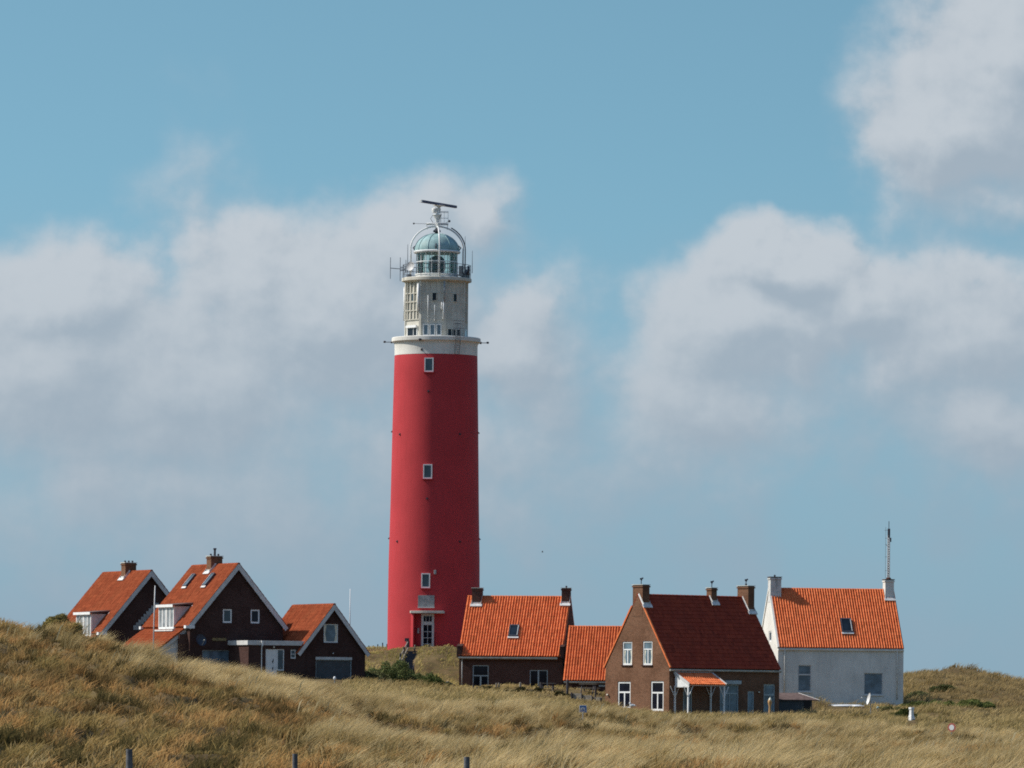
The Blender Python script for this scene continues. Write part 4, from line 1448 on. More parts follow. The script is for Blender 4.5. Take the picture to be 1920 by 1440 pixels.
def lighthouse():
    t = thing('lighthouse', 'tall round red lighthouse with white lantern house and green copper dome', 'lighthouse', TOWER)
    C = TOWER
    hh = lambda py: (1222 - py) / SM
    prof = [(3.67, -1.2), (3.67, -0.02), (3.625, 0.0), (3.61, 3.5), (3.575, 7.2), (3.47, 11.8), (3.375, 17.6), (3.262, 23.15), (3.25, 23.22)]
    fine = []
    for (r0, h0), (r1, h1) in zip(prof[2:], prof[3:]):
        n = max(1, int((h1 - h0) / 1.0))
        for k in range(n):
            fine.append((r0 + (r1 - r0) * k / n, h0 + (h1 - h0) * k / n))
    fine.append(prof[-1])
    MB().lathe(C, fine, 128).build('wall', 'red', t, smooth=30)
    MB().lathe(C, [(3.70, -1.2), (3.70, 0.03), (3.64, 0.06)], 96).build('plinth', 'steel', t, smooth=30)
    # white band with its cove and lip
    MB().lathe(C, [(3.262, 23.224), (3.262, 23.98), (3.285, 24.12), (3.34, 24.21), (3.46, 24.29), (3.495, 24.31), (3.495, 24.58), (3.45, 24.63), (2.0, 24.66)], 128).build('gallery_band', 'plaster', t, smooth=35)
    # octagonal watch storey
    V0 = rad(-29.5)
    R8 = 2.50
    h0, h1 = 24.64, 29.0
    up = MB().lathe(C, [(R8 + 0.02, h0), (R8, h0 + 1.2), (R8 - 0.02, h1)], 8, a0=V0).build('watch_storey', 'concrete', t)
    ap = R8 * math.cos(math.pi / 8)
    ribs = MB()
    for k in range(8):
        am = V0 + rad(22.5) + k * rad(45)
        N, T = az(am)
        half = R8 * math.sin(math.pi / 8)
        deep = 0.10 if -80 < math.degrees((am + math.pi) % (2 * math.pi) - math.pi) < -40 else 0.014
        if not -40 < math.degrees((am + math.pi) % (2 * math.pi) - math.pi) < 60:
            deep = 0.10
        for tt in (-0.62, -0.22, 0.22, 0.62):
            ribs.box(C, T, N, Z, tt - 0.035, tt + 0.035, ap - 0.04, ap + deep, h0 + 1.35, h1 - 0.02)
        for zz in (1.34, 2.05, 2.72, 3.40):
            ribs.box(C, T, N, Z, -half + 0.02, half - 0.02, ap - 0.04, ap + deep * 0.8, h0 + zz - 0.035, h0 + zz + 0.035)
        Nv, Tv = az(V0 + k * rad(45))
        ribs.box(C, Tv, Nv, Z, -0.09, 0.09, R8 - 0.08, R8 + 0.05, h0 + 0.01, h1 - 0.02)
    ribs.build('ribs', 'concrete', up)

    def face(k):
        am = V0 + rad(22.5) + k * rad(45)
        N, T = az(am)
        return C, T, N

    def fwin(k, t0, t1, z0, z1, **kw):
        O, T, N = face(k)
        return window(t, O + N * ap, T, N, (t0, t1, z0, z1), proud=True, **kw)

    # small dark windows above
    fwin(0, -0.03, 0.33, hh(568), hh(552.5), fw=0.03, frame='concrete', pane='glass_black')
    fwin(1, -0.14, 0.20, hh(569), hh(553.5), fw=0.03, frame='concrete', pane='glass_black')
    fwin(7, -0.17, 0.17, hh(568), hh(553), fw=0.03, frame='concrete', pane='glass')
    # lookout windows below
    O, T, N = face(0)
    for a, b in ((-0.72, -0.28), (-0.20, 0.24), (0.32, 0.74)):
        fwin(0, a, b, hh(633), hh(611.5), fw=0.07, frame='white', pane='glass_blue')
    fwin(7, -0.66, 0.66, hh(634), hh(616), fw=0.07, frame='white', pane='glass_black', bars=[('v', 0.62, 0, 1, 0.04)])
    N7 = face(7)
    MB().box(C, N7[1], N7[2], Z, -0.66, 0.68, ap + 0.06, ap + 0.22, hh(617.5), hh(613)).build('awning_box', 'white', t, bevel=0.02)
    fwin(1, -0.72, 0.62, hh(634), hh(618.5), fw=0.07, frame='concrete', pane='glass_black', bars=[('v', 0.33, 0, 1, 0.05), ('v', 0.66, 0, 1, 0.05)])
    fwin(2, -0.6, 0.6, hh(634), hh(618), fw=0.07, frame='white', pane='glass_blue')
    for k in (3, 4, 5, 6):
        fwin(k, -0.6, 0.6, hh(634), hh(618), fw=0.07, frame='white', pane='glass')
    # aerial masts and pipes strapped to the storey
    for px, y0, y1, r, m in ((784.5, 537, 587, 0.085, 'white'), (757.8, 540, 602, 0.07, 'white'), (803, 558, 607, 0.03, 'white'), (815.5, 576, 606, 0.025, 'white'),
                             (833.2, 533, 570, 0.07, 'grey'), (832, 567, 603, 0.05, 'white'), (828.7, 571, 585, 0.04, 'white')):
        x = (px - 818.0) / SM
        rr = 2.4
        for _ in range(8):
            ph = math.asin(max(-1, min(1, x / rr)))
            rel = (ph - V0) % rad(45) - rad(22.5)
            rr = ap / math.cos(rel) + 0.06 + r
        y = -math.sqrt(max(0.0, rr * rr - x * x))
        c = C + Vector((x, y, 0))
        mb = MB().tube([c + Z * hh(y1), c + Z * hh(y0)], r, 10)
        mb.blob(c + Z * hh(y0), r, 10, 6)
        mb.cbox(c + Z * (hh(y1) + 0.12) + Vector((-x * 0.03, -y * 0.03, 0)), 0.05, 0.07, 0.08)
        mb.build('aerial_tube', m, t, smooth=True)
    # thick round slab of the gallery
    MB().lathe(C, [(2.46, h1 - 0.06), (2.60, h1 + 0.02), (2.74, h1 + 0.06), (2.745, h1 + 0.27), (2.71, h1 + 0.31), (1.0, h1 + 0.33)], 96).build('gallery_slab', 'concrete', t, smooth=35)
    g = h1 + 0.32
    # railing
    rl = MB()
    for z_, r in ((1.02, 0.024), (0.68, 0.016), (0.36, 0.016)):
        rl.tube([C + Vector((math.sin(a) * 2.66, -math.cos(a) * 2.66, g + z_)) for a in np.linspace(0, 2 * math.pi, 64, endpoint=False)], r, 5, closed=True)
    for k in range(22):
        a = 2 * math.pi * k / 22 + 0.1
        p = C + Vector((math.sin(a) * 2.66, -math.cos(a) * 2.66, g - 0.02))
        rl.tube([p, p + Z * 1.06], 0.022, 5)
    rl.build('railing', 'steel', t)
    # lantern: murette, glazing, bars, optic
    lan = MB().lathe(C, [(1.66, g - 0.02), (1.66, g + 0.24), (1.72, g + 0.25), (1.72, g + 0.33), (1.60, g + 0.34)], 64).build('lantern_base', 'white', t, smooth=35)
    gz0, gz1 = g + 0.34, hh(474.5)
    gl = MB().lathe(C, [(1.585, gz0), (1.585, gz1)], 64, cap=False).build('glazing', 'lantern', t, smooth=True)
    br = MB()
    for k in range(20):
        a = 2 * math.pi * k / 20 + 0.07
        N, T = az(a)
        br.box(C, T, N, Z, -0.018, 0.018, 1.575, 1.62, gz0, gz1)
    for zz in (hh(492),):
        br.lathe(C, [(1.60, zz - 0.03), (1.64, zz - 0.03), (1.64, zz + 0.03), (1.60, zz + 0.03), (1.60, zz - 0.03)], 64, cap=False)
    br.build('glazing_bars', 'white', gl)
    prof = []
    oz0, oz1 = gz0 - 0.1, hh(479)
    for k in range(25):
        u = k / 24
        zz = oz0 + (oz1 - oz0) * u
        r = 0.68 * (1 - abs(2 * u - 1) ** 2.6) ** 0.5 * (1 + (0.035 if k % 2 else 0))
        prof.append((max(0.12, r), zz))
    MB().lathe(C, prof, 32).build('optic', 'lens', t, smooth=25)
    MB().lathe(C, [(0.3, g), (0.3, oz0)], 16).build('optic_pedestal', 'dark', t)
    # dome with white gutter ring, ribs and ventilator
    dz = hh(474.0)
    MB().lathe(C, [(1.55, dz - 0.06), (1.82, dz - 0.04), (1.86, dz + 0.06), (1.80, dz + 0.12), (1.5, dz + 0.10)], 64).build('dome_gutter', 'white', t, smooth=40)
    prof, H = [], 1.42
    for k in range(17):
        a = rad(90) * k / 16
        prof.append((1.77 * math.cos(a) ** 0.92 + 0.001, dz + 0.08 + H * math.sin(a)))
    prof[-1] = (0.12, dz + 0.08 + H)
    dome = MB().lathe(C, prof, 64).build('dome', 'copper', t, smooth=40)
    rb = MB()
    for k in range(12):
        a = 2 * math.pi * k / 12 + 0.12
        N, T = az(a)
        rb.tube([C + N * (r + 0.01) + Z * (z_ + 0.01) for r, z_ in prof], 0.028, 5)
    rb.build('seams', 'copper', dome)
    MB().lathe(C + Vector((-0.02, 0, 0)), [(0.20, dz + 1.45), (0.16, dz + 1.58), (0.30, dz + 1.64), (0.30, dz + 1.74), (0.20, dz + 1.82), (0.05, dz + 1.95), (0.03, hh(425))], 16).build('ventilator', 'dark', dome, smooth=40)
    hb = MB()
    for a in (rad(-92), rad(88), rad(-2), rad(178)):
        N, T = az(a)
        p = C + N * 1.72 + Z * (dz + 0.18)
        hb.tube([p, p + N * 0.16 + Z * 0.20, p - N * 0.10 + Z * 0.42, p - N * 0.18 + Z * 0.36], 0.05, 6)
        p = C + N * 0.72 + Z * (dz + 1.28)
        hb.tube([p - N * 0.3 + Z * 0.08, p + N * 0.02 + Z * 0.06, p + Z * -0.02], 0.035, 6)
    hb.build('grab_rail', 'dark', dome)
    # four-legged arch carrying the radar
    za, ztop = hh(468), hh(424.5)
    for k in range(4):
        N, T = az(rad(6.4) + k * rad(90))
        pts = [C + N * 2.06 + Z * (g - 0.05), C + N * 2.06 + Z * (za - 0.2)]
        for q in range(0, 13):
            a = rad(90) * q / 12
            pts.append(C + N * (2.06 * math.cos(a) + 0.02) + Z * (za + (ztop - za) * math.sin(a)))
        MB().tube(pts, 0.062, 8).build('arch_leg', 'white', t, smooth=True)
    # ladder following one leg
    N, T = az(rad(96.4))
    ld = MB()
    for side in (-0.14, 0.14):
        pts = [C + N * 2.24 + T * side + Z * g, C + N * 2.24 + T * side + Z * (za - 0.1)]
        for q in range(0, 10):
            a = rad(80) * q / 12
            pts.append(C + N * (2.24 * math.cos(a)) + T * side + Z * (za + (ztop - za + 0.16) * math.sin(a)))
        ld.tube(pts, 0.034, 5)
    nr = 22
    for q in range(nr):
        u = q / nr
        if u < 0.45:
            p = C + N * 2.24 + Z * (g + (za - 0.1 - g) * u / 0.45)
        else:
            a = rad(66) * (u - 0.45) / 0.55
            p = C + N * (2.24 * math.cos(a)) + Z * (za + (ztop - za + 0.16) * math.sin(a))
        ld.tube([p - T * 0.14, p + T * 0.14], 0.02, 4)
    ld.build('arch_ladder', 'steel', t)
    # platform, mast and radar scanner
    pf = MB()
    zt = hh(420.5)
    for s_ in (-1, 1):
        for axv in (az(rad(6.4)), az(rad(96.4))):
            N, T = axv
            pf.tube([C + N * 0.1 * s_ + T * -0.0 + Z * zt, C + N * 0.86 * s_ + Z * zt], 0.07, 6)
            pf.tube([C + N * 0.84 * s_ + Z * zt, C + N * 0.78 * s_ + Z * (zt - 0.42)], 0.03, 5)
    pf.tube([C + Vector((math.cos(a) * 0.86, math.sin(a) * 0.86, zt + 0.03)) for a in np.linspace(0, 2 * math.pi, 24, endpoint=False)], 0.035, 5, closed=True)
    pf.build('mast_platform', 'white', t, smooth=40)
    mast = MB()
    mast.lathe(C, [(0.16, ztop - 0.15), (0.16, hh(412)), (0.26, hh(408)), (0.30, hh(405)), (0.36, hh(403.5)), (0.36, hh(402)), (0.12, hh(401.8)), (0.12, hh(398))], 16)
    ms = mast.build('radar_mast', 'white', t, smooth=35)
    gm = MB()
    for (x0, x1, y0, y1) in ((-0.52, -0.34, 418, 403), (0.22, 0.22, 418, 404)):
        cb = MB().tube([C + Vector((x1, -0.2, hh(y1))), C + Vector((x0, -0.2, hh((y0 + y1) / 2))), C + Vector((x1, -0.2, hh(y0)))], 0.022, 5)
        cb.build('cable_loop', 'steel', ms)
    for z_ in (397.0, 399.0, 409.5):
        gm.tube([C + Vector((0.25, -0.25, hh(z_))), C + Vector((0.86, -0.25, hh(z_)))], 0.028, 5)
    for x in (0.30, 0.55, 0.86):
        gm.tube([C + Vector((x, -0.25, hh(418))), C + Vector((x, -0.25, hh(396.5)))], 0.018, 5)
    gm.build('guard_frame', 'white', ms)
    rd = MB()
    rd.lathe(C + Vector((-0.18, 0, 0)), [(0.22, hh(399)), (0.27, hh(395)), (0.25, hh(391)), (0.12, hh(389.5))], 14)
    rd.lathe(C + Vector((0.12, 0, 0)), [(0.12, hh(400)), (0.16, hh(392)), (0.10, hh(389.5)), (0.16, hh(387.5)), (0.50, hh(385.5)), (0.50, hh(384.8))], 14)
    ra = rd.build('radar_head', 'white', t, smooth=35)
    D = Vector((2.64, 4.75, 0)).normalized()
    Pn = Vector((D.y, -D.x, 0))
    cc = C + Vector((0.12, 0, hh(382.6)))
    MB().box(cc, D, Pn, Z, -2.72, 2.72, -0.10, 0.10, -0.10, 0.10).build('radar_scanner', 'purple', ra, bevel=0.02)
    MB().box(cc, D, Pn, Z, -2.90, -2.723, -0.095, 0.095, -0.095, 0.095).build('scanner_cap', 'white', ra)
    # two wind sensors on stalks
    for x, px_, py_ in ((-1, 775.5, 420), (1, 842, 415)):
        e = C + Vector(((px_ - 819.3) / SM, -0.3, hh(py_)))
        mb = MB().tube([C + Vector((0.5 * x, -0.3, hh(420.6))), e], 0.014, 4)
        mb.blob(e, 0.10 if x > 0 else 0.075, 10, 6, (1, 1, 1))
        mb.build('wind_sensor', 'dark', t, smooth=True)
    # aerials round the gallery
    def whip(px, y0, y1, r=0.02, yy=-0.6, m='steel'):
        c = C + Vector(((px - 818.8) / SM, yy, 0))
        MB().tube([c + Z * hh(y1), c + Z * hh((y0 + y1) / 2), c + Z * hh(y0)], r, 5, r1=r * 0.5).build('whip_aerial', m, t)
    whip(764.3, 460, 512, 0.036)
    whip(761.3, 490, 513, 0.042, -1.1)
    whip(871.6, 443, 475, 0.026, -0.2)
    whip(885.3, 470, 512, 0.028, -0.2)
    ya = MB()
    y0 = -0.9
    b0, b1 = C + Vector(((732.5 - 818.8) / SM, y0, hh(505.2))), C + Vector(((760 - 818.8) / SM, y0, hh(507.2)))
    ya.tube([b0, b1], 0.03, 5)
    for px_, a, b in ((732.3, 485, 525), (750.6, 485, 529.5)):
        c = C + Vector(((px_ - 818.8) / SM, y0, 0))
        ya.tube([c + Z * hh(a), c + Z * hh(b)], 0.026, 5)
    for dy in (503.5, 509.5):
        ya.tube([C + Vector(((751 - 818.8) / SM, y0, hh(dy))), C + Vector(((757.5 - 818.8) / SM, y0, hh(dy)))], 0.035, 5)
    ya.build('yagi_aerial', 'steel', t)
    # pale dish on the gallery rail
    N, T = az(rad(-48))
    c = C + N * 2.70 + Z * hh(503.5)
    ax = (N * 0.92 + Z * 0.25 + Vector((0.1, -0.3, 0))).normalized()
    e1 = ax.cross(Z).normalized()
    e2 = e1.cross(ax)
    dm, rings = MB(), []
    for rr, q in ((0.02, 0.0), (0.15, 0.01), (0.28, 0.05), (0.37, 0.10)):
        rings.append(len(dm.v))
        for j in range(24):
            an = 2 * math.pi * j / 24
            dm.v.append(c + e1 * math.cos(an) * rr + e2 * math.sin(an) * rr + ax * q)
    for a, b in zip(rings, rings[1:]):
        for j in range(24):
            dm.f.append((a + j, a + (j + 1) % 24, b + (j + 1) % 24, b + j))
    dm.tube([c - ax * 0.02, c - N * 0.12 - Z * 0.4], 0.03, 6)
    dm.blob(c + ax * 0.22 + e2 * 0.16, 0.05, 8, 5)
    dm.build('gallery_dish', 'grey_white', t, smooth=40)
    bx = MB()
    for a, w, z0, z1 in ((70, 0.22, 0.02, 0.42), (84, 0.18, 0.0, 0.7), (60, 0.16, 0.0, 0.25), (-62, 0.20, 0.05, 0.22), (52, 0.12, 0.1, 0.9)):
        N, T = az(rad(a))
        bx.box(C, T, N, Z, -w, w, 2.30, 2.60, g + z0, g + z1)
    bx.build('equipment_box', 'steel', t)
    lb = MB()
    N, T = az(rad(62))
    lb.tube([C + N * 2.72 + Z * (g + 0.2), C + N * 2.84 + Z * (g + 0.55), C + N * 2.80 + Z * (g + 0.9)], 0.09, 8)
    lb.build('life_ring', 'dark', t, smooth=True)
    # red tower windows with their sills
    for py0, py1, w, a in ((675.5, 702, 0.72, -8.6), (874, 901, 0.72, -8.6), (1077, 1104.5, 0.70, -9.4)):
        N, T = az(rad(a))
        rr = np.interp(hh((py0 + py1) / 2), [q[1] for q in prof_t], [q[0] for q in prof_t])
        O = C + N * (rr + 0.0)
        window(t, O, T, N, (-w / 2, w / 2, hh(py1), hh(py0)), fw=0.085, pane='glass', proud=True, sill='red')
    # porch: door, plaque, canopy, fin walls
    N, T = az(rad(-6.4))
    O = C + N * 3.60
    zb = 0.0
    fr = window(t, O, T, N, (-0.50, 0.50, zb + hh(1219), zb + hh(1152.5)), fw=0.17, frame='grey_white', pane='glass_black', proud=True, name='door',
                bars=[('h', 0.735, 0, 1, 0.26), ('v', 0.5, 0, 0.7, 0.035), ('v', 0.36, 0.78, 1, 0.03), ('v', 0.64, 0.78, 1, 0.03)] + [('h', y, 0.1, 0.9, 0.035) for y in (0.16, 0.33, 0.50)])
    MB().box(O, T, N, Z, -0.78, 0.50, -0.06, 0.05, zb + hh(1140), zb + hh(1118)).build('plaque', 'grey', t, bevel=0.01)
    MB().box(O, T, N, Z, -0.80, 0.52, -0.05, 0.09, zb + hh(1141.5), zb + hh(1139.6)).build('plaque_ledge', 'grey_white', t)
    cn = MB()
    pts = [O + T * -1.36 + N * -0.25, O + T * -1.36 + N * 0.42]
    for k in range(9):
        u = k / 8
        pts.append(O + T * (-1.30 + 2.60 * u) + N * (0.50 + 0.16 * math.sin(math.pi * u)))
    pts += [O + T * 1.30 + N * 0.42, O + T * 1.30 + N * -0.25]
    cn.prism([p + Z * hh(1151.6) for p in pts], Z * (hh(1147) - hh(1151.6)))
    cn.build('canopy', 'concrete', t, bevel=0.02)
    MB().prism([O + T * x + N * y + Z * -0.5 for x, y in ((-1.34, -0.40), (-1.32, 0.10), (-1.10, 0.44), (-1.03, 0.44), (-1.03, -0.40))], Z * (hh(1151.7) + 0.5)).build('fin_wall', 'red', t)
    bt = MB()
    q = [(0.58, -0.25), (0.60, 0.12), (0.72, 0.44), (0.78, 0.44), (0.78, -0.25)]
    lo_, hi_ = [O + T * x + N * y + Z * -0.5 for x, y in q], [O + T * (0.70 + (x - 0.70) * 0.25) + N * min(y, 0.12) + Z * hh(1186) for x, y in q]
    bt.v += lo_ + hi_
    bt.f += [(0, 1, 2, 3, 4), (9, 8, 7, 6, 5)] + [(k, (k + 1) % 5, 5 + (k + 1) % 5, 5 + k) for k in range(5)]
    bt.build('buttress', 'red', t)
    MB().box(O, T, N, Z, -0.80, -0.66, -0.12, 0.06, zb + hh(1189), zb + hh(1179)).build('letter_plate', 'grey', t)
    wl = MB().box(O, T, N, Z, 0.46, 0.64, -0.1, 0.22, zb + hh(1079), zb + hh(1071)).build('wall_lamp', 'grey', t, bevel=0.03)
    # lamps on arms at the gallery lip
    for a in (-91, 91, -20):
        N, T = az(rad(a))
        ln = 0.56 if abs(a) > 30 else 0.12
        p = C + N * 3.44 + Z * 24.30
        mb = MB().tube([p, p + N * (ln + 0.05)], 0.03, 5).cbox(p + N * 0.06, 0.07, 0.07, 0.09)
        mb.blob(p + N * (ln + 0.05) + Z * 0.02, 0.10, 10, 6, (1.1, 1.1, 0.9))
        mb.build('arm_lamp', 'dark', t, smooth=True)
    # iron eyes in the tower wall
    for px_, py_ in ((751, 817), (863, 817), (746, 1017), (863, 1017), (735.2, 810), (897.5, 811), (727.6, 1010), (899.4, 1010), (804.5, 738), (802, 938), (792, 660)):
        x = (px_ - 812.6 - (1222 - py_) * 0.0091) / SM
        rr = np.interp(hh(py_), [q[1] for q in prof_t], [q[0] for q in prof_t])
        a = math.asin(max(-1, min(1, x / rr)))
        N, T = az(a)
        p = C + N * (rr - 0.02) + Z * hh(py_)
        mb = MB().box(p, T, N, Z, -0.07, 0.07, 0, 0.05, -0.08, 0.08).tube([p + N * 0.03, p + N * 0.12 - Z * 0.03], 0.045, 6)
        mb.build('wall_eye', 'dark', t)
    # iron ladder up the white band with safety hoops
    N, T = az(rad(29))
    ld = MB()
    for s_ in (-0.21, 0.21):
        ld.tube([C + N * 3.44 + T * s_ + Z * hh(668), C + N * 3.60 + T * s_ + Z * hh(645), C + N * 3.60 + T * s_ + Z * hh(610)], 0.022, 5)
    for k in range(15):
        z_ = hh(668) + k * 0.17
        rr = 3.47 + 0.13 * min(1, k / 6)
        ld.tube([C + N * rr + T * -0.21 + Z * z_, C + N * rr + T * 0.21 + Z * z_], 0.013, 4)
    for z_ in (606, 612, 620):
        ld.tube([C + N * 3.60 + T * -0.42 + Z * hh(z_), C + N * 3.60 + T * 0.50 + Z * hh(z_)], 0.02, 4)
    for s_ in (-0.42, -0.1, 0.2, 0.50):
        ld.tube([C + N * 3.60 + T * s_ + Z * hh(638), C + N * 3.60 + T * s_ + Z * hh(605)], 0.02, 4)
    ld.build('band_ladder', 'steel', t)
    return t


prof_t = [(3.625, 0.0), (3.61, 3.5), (3.575, 7.2), (3.47, 11.8), (3.375, 17.6), (3.262, 23.15)]
lighthouse()


# ------------------------------------------------------------------ small things outdoors
def gp(px, Y):
    """the ground point on a bearing, at a distance"""
    x = (px - 960) / F * Y
    return Vector((x, Y, g1(x, Y)))


def fence_post(px, Y, h, r, lean, mat, label, group, flat=True):
    b = gp(px, Y)
    mb = MB()
    n = 10
    top = Vector((lean, 0, h))
    mb.tube([b - Z * 0.5, b + top * 0.5 + Vector((0.004, 0, 0)), b + top], r, n, r1=r * 0.93)
    if not flat:
        mb.blob(b + top, r * 0.9, n, 4, (1, 1, 0.4))
    o = mb.build('fence_post', mat, None, smooth=40, loc=b)
    return tag(o, label, 'post', group)


def posts():
    # thick posts at the foot of the dune (their tops show)
    for px, py, Y, r, lab in ((243, 1404.5, 106, 0.066, 'thick bluish wooden fence post standing below the bare mossy slope, broadest of its row'),
                              (554, 1413.5, 108, 0.055, 'wooden fence post at the middle of the row below the dune slope'),
                              (876, 1419, 110, 0.062, 'wooden fence post below the pale grass, the one under the dark cottage')):
        b = gp(px, Y)
        top = P(px, py, Y).z
        fence_post(px, Y, top - b.z, r, 0.0, 'slate_wood', lab, 'posts along the foot of the dune')
    # thin dark stakes behind the tower mound
    names = ['first', 'second', 'third', 'fourth']
    for k, (px, py) in enumerate(((690.5, 1211), (698.8, 1212), (707.2, 1213.5), (716.2, 1214.5))):
        b = gp(px, 449)
        top = P(px, py, 449).z
        fence_post(px, 449, max(0.45, top - b.z), 0.05, 0.0, 'dark', f'thin dark stake on the skyline, {names[k]} from the garage gable towards the red tower', 'stakes on the skyline beside the tower')
    b = gp(724.6, 446)
    fence_post(724.6, 446, P(724.6, 1207.5, 446).z - b.z, 0.06, 0.0, 'dark', 'tallest thin dark stake, touching the edge of the red tower', 'stakes on the skyline beside the tower')
    # rough garden fence before the dark cottage
    rows = [(887, 1282, 'thin dark garden post before the glazed door of the dark cottage'),
            (930, 1281, 'twin garden post between the cottage doors, the one nearer the glazed door'),
            (935, 1280, 'twin garden post between the cottage doors, the one nearer the double window'),
            (976, 1280, 'stout garden post just beside the double window of the dark cottage'),
            (1013.5, 1279, 'garden post under the end of the picnic table at the double window'),
            (1063, 1275, 'thickest and tallest garden post at the corner between cottage and annex'),
            (1116, 1286, 'slim garden post beside the picnic table below the annex eave'),
            (895, 1299, 'short dark leaning stake in the grass below the glazed door')]
    for k, (px, py, lab) in enumerate(rows):
        Y = 403 if px < 1060 else 401
        if k == 7:
            Y = 396
        b = gp(px, Y)
        fence_post(px, Y, max(0.5, P(px, py, Y).z - b.z), (0.06, 0.055, 0.06, 0.085, 0.07, 0.09, 0.055, 0.08)[k], (0, 0, 0, -0.04, 0, 0.03, 0, -0.05)[k], 'wood' if k in (1, 2, 3) else 'wood_dark', lab, 'posts of the garden fence', flat=k % 2 == 0)


def picnic_table(px, py, Y, label, rot, name='picnic_table', L=1.15):
    top = P(px, py, Y)
    b = Vector((top.x, top.y, top.z - 0.74))
    t = thing(name, label, 'table', b, 'picnic tables in the cottage garden')
    A = Vector((math.cos(rot), math.sin(rot), 0))
    B = Vector((-A.y, A.x, 0))
    mb = MB()
    for k in range(5):
        mb.box(b, A, B, Z, -L / 2, L / 2, -0.36 + k * 0.145, -0.225 + k * 0.145, 0.70, 0.74)
    mb.build('tabletop', 'wood', t)
    for s_ in (-1, 1):
        MB().box(b, A, B, Z, -L / 2, L / 2, s_ * 0.70 - 0.12, s_ * 0.70 + 0.12, 0.41, 0.45).build('bench', 'wood', t)
        for q in (-1, 1):
            a0, a1 = b + A * (s_ * L * 0.34) + B * (q * 0.72) - Z * 0.35, b + A * (s_ * L * 0.34) + B * (q * 0.22) + Z * 0.70
            MB().tube([a0, a1], 0.045, 4).build('leg', 'wood_dark', t)
    return t


def stair():
    # sunken timber stair climbing the mound, with its handrail
    top, bot = P(773, 1221, 434.5), P(762, 1263, 425.5)
    t = thing('stairs', 'dark timber stairs climbing the grassy mound to the tower door', 'stairs', bot)
    D = Vector((top.x - bot.x, top.y - bot.y, 0))
    ln = D.length
    D.normalize()
    Sd = Vector((D.y, -D.x, 0))
    n = 11
    rise = (top.z - bot.z) / n
    for k in range(n):
        a = ln * k / n
        MB().box(bot, D, Sd, Z, a, a + ln / n + 0.05, -0.42, 0.42, (k + 1) * rise - 0.05, (k + 1) * rise).build('tread', 'wood_dark', t)
    mb = MB()
    for s_ in (-0.46, 0.44):
        mb.prism([bot + Sd * s_ - Z * 0.35, bot + Sd * s_ + Z * 0.25, top + Sd * s_ + Z * 0.12, top + Sd * s_ - Z * 0.7], Sd * 0.03)
    for k in range(n):
        a = ln * k / n
        mb.box(bot, D, Sd, Z, a, a + 0.02, -0.43, 0.43, k * rise - 0.3, (k + 1) * rise - 0.051)
    mb.build('stringer', 'navy', t)
    # rail: two weathered poles on four posts
    pr = [P(764.5, 1204, 434.5), P(760, 1212, 432.5), P(753, 1226, 430), P(747, 1241, 427.5), P(745, 1253, 426)]
    r = thing('handrail', 'weathered wooden handrail running down the stairs to the green shrub', 'handrail', Vector((pr[2].x, pr[2].y, pr[2].z - 0.9)))
    MB().tube([pr[0], pr[2], pr[4]], 0.05, 6).build('rail', 'wood', r)
    MB().tube([P(765, 1215, 434), P(756, 1233, 430), P(746.5, 1253, 426)], 0.05, 6).build('rail', 'wood', r)
    for px, y0, y1, Y in ((763.5, 1200, 1222, 434.6), (757.5, 1213, 1232, 431.5), (751, 1225, 1244, 429), (745, 1238, 1258, 426.5)):
        MB().tube([P(px, y1, Y) - Z * 0.4, P(px, y0, Y)], 0.07, 6).build('post', 'wood_dark', r)
    # board on a post at the head of the stair
    b = P(766, 1222, 436)
    s_ = thing('notice_board', 'dark post with a small square board at the head of the mound stairs', 'sign', b)
    MB().tube([b - Z * 0.5, P(765.5, 1202, 436)], 0.10, 8).build('post', 'wood_dark', s_)
    MB().cbox(P(763, 1199.5, 435.9), 0.17, 0.04, 0.13).build('board', 'wood_dark', s_, bevel=0.015)
    # short rails by the door
    b = P(809, 1222, 434)
    q = thing('door_railing', 'low dark railing with two sloping bars before the tower door', 'railing', b)
    MB().tube([b - Z * 0.3, P(804, 1207, 434)], 0.05, 6).build('bar', 'navy', q)
    MB().tube([P(803, 1217, 434) - Z * 0.6, P(804.5, 1207.5, 434), P(814, 1215, 433.6)], 0.06, 6).build('bar', 'dark', q)
    b = P(777.5, 1222, 434.4)
    q = thing('grab_pole', 'pale leaning pole at the top of the mound stairs', 'pole', b)
    MB().tube([b + Vector((-0.1, 0, -0.4)), P(778.5, 1209, 434.4)], 0.055, 6).build('pole', 'wood', q)


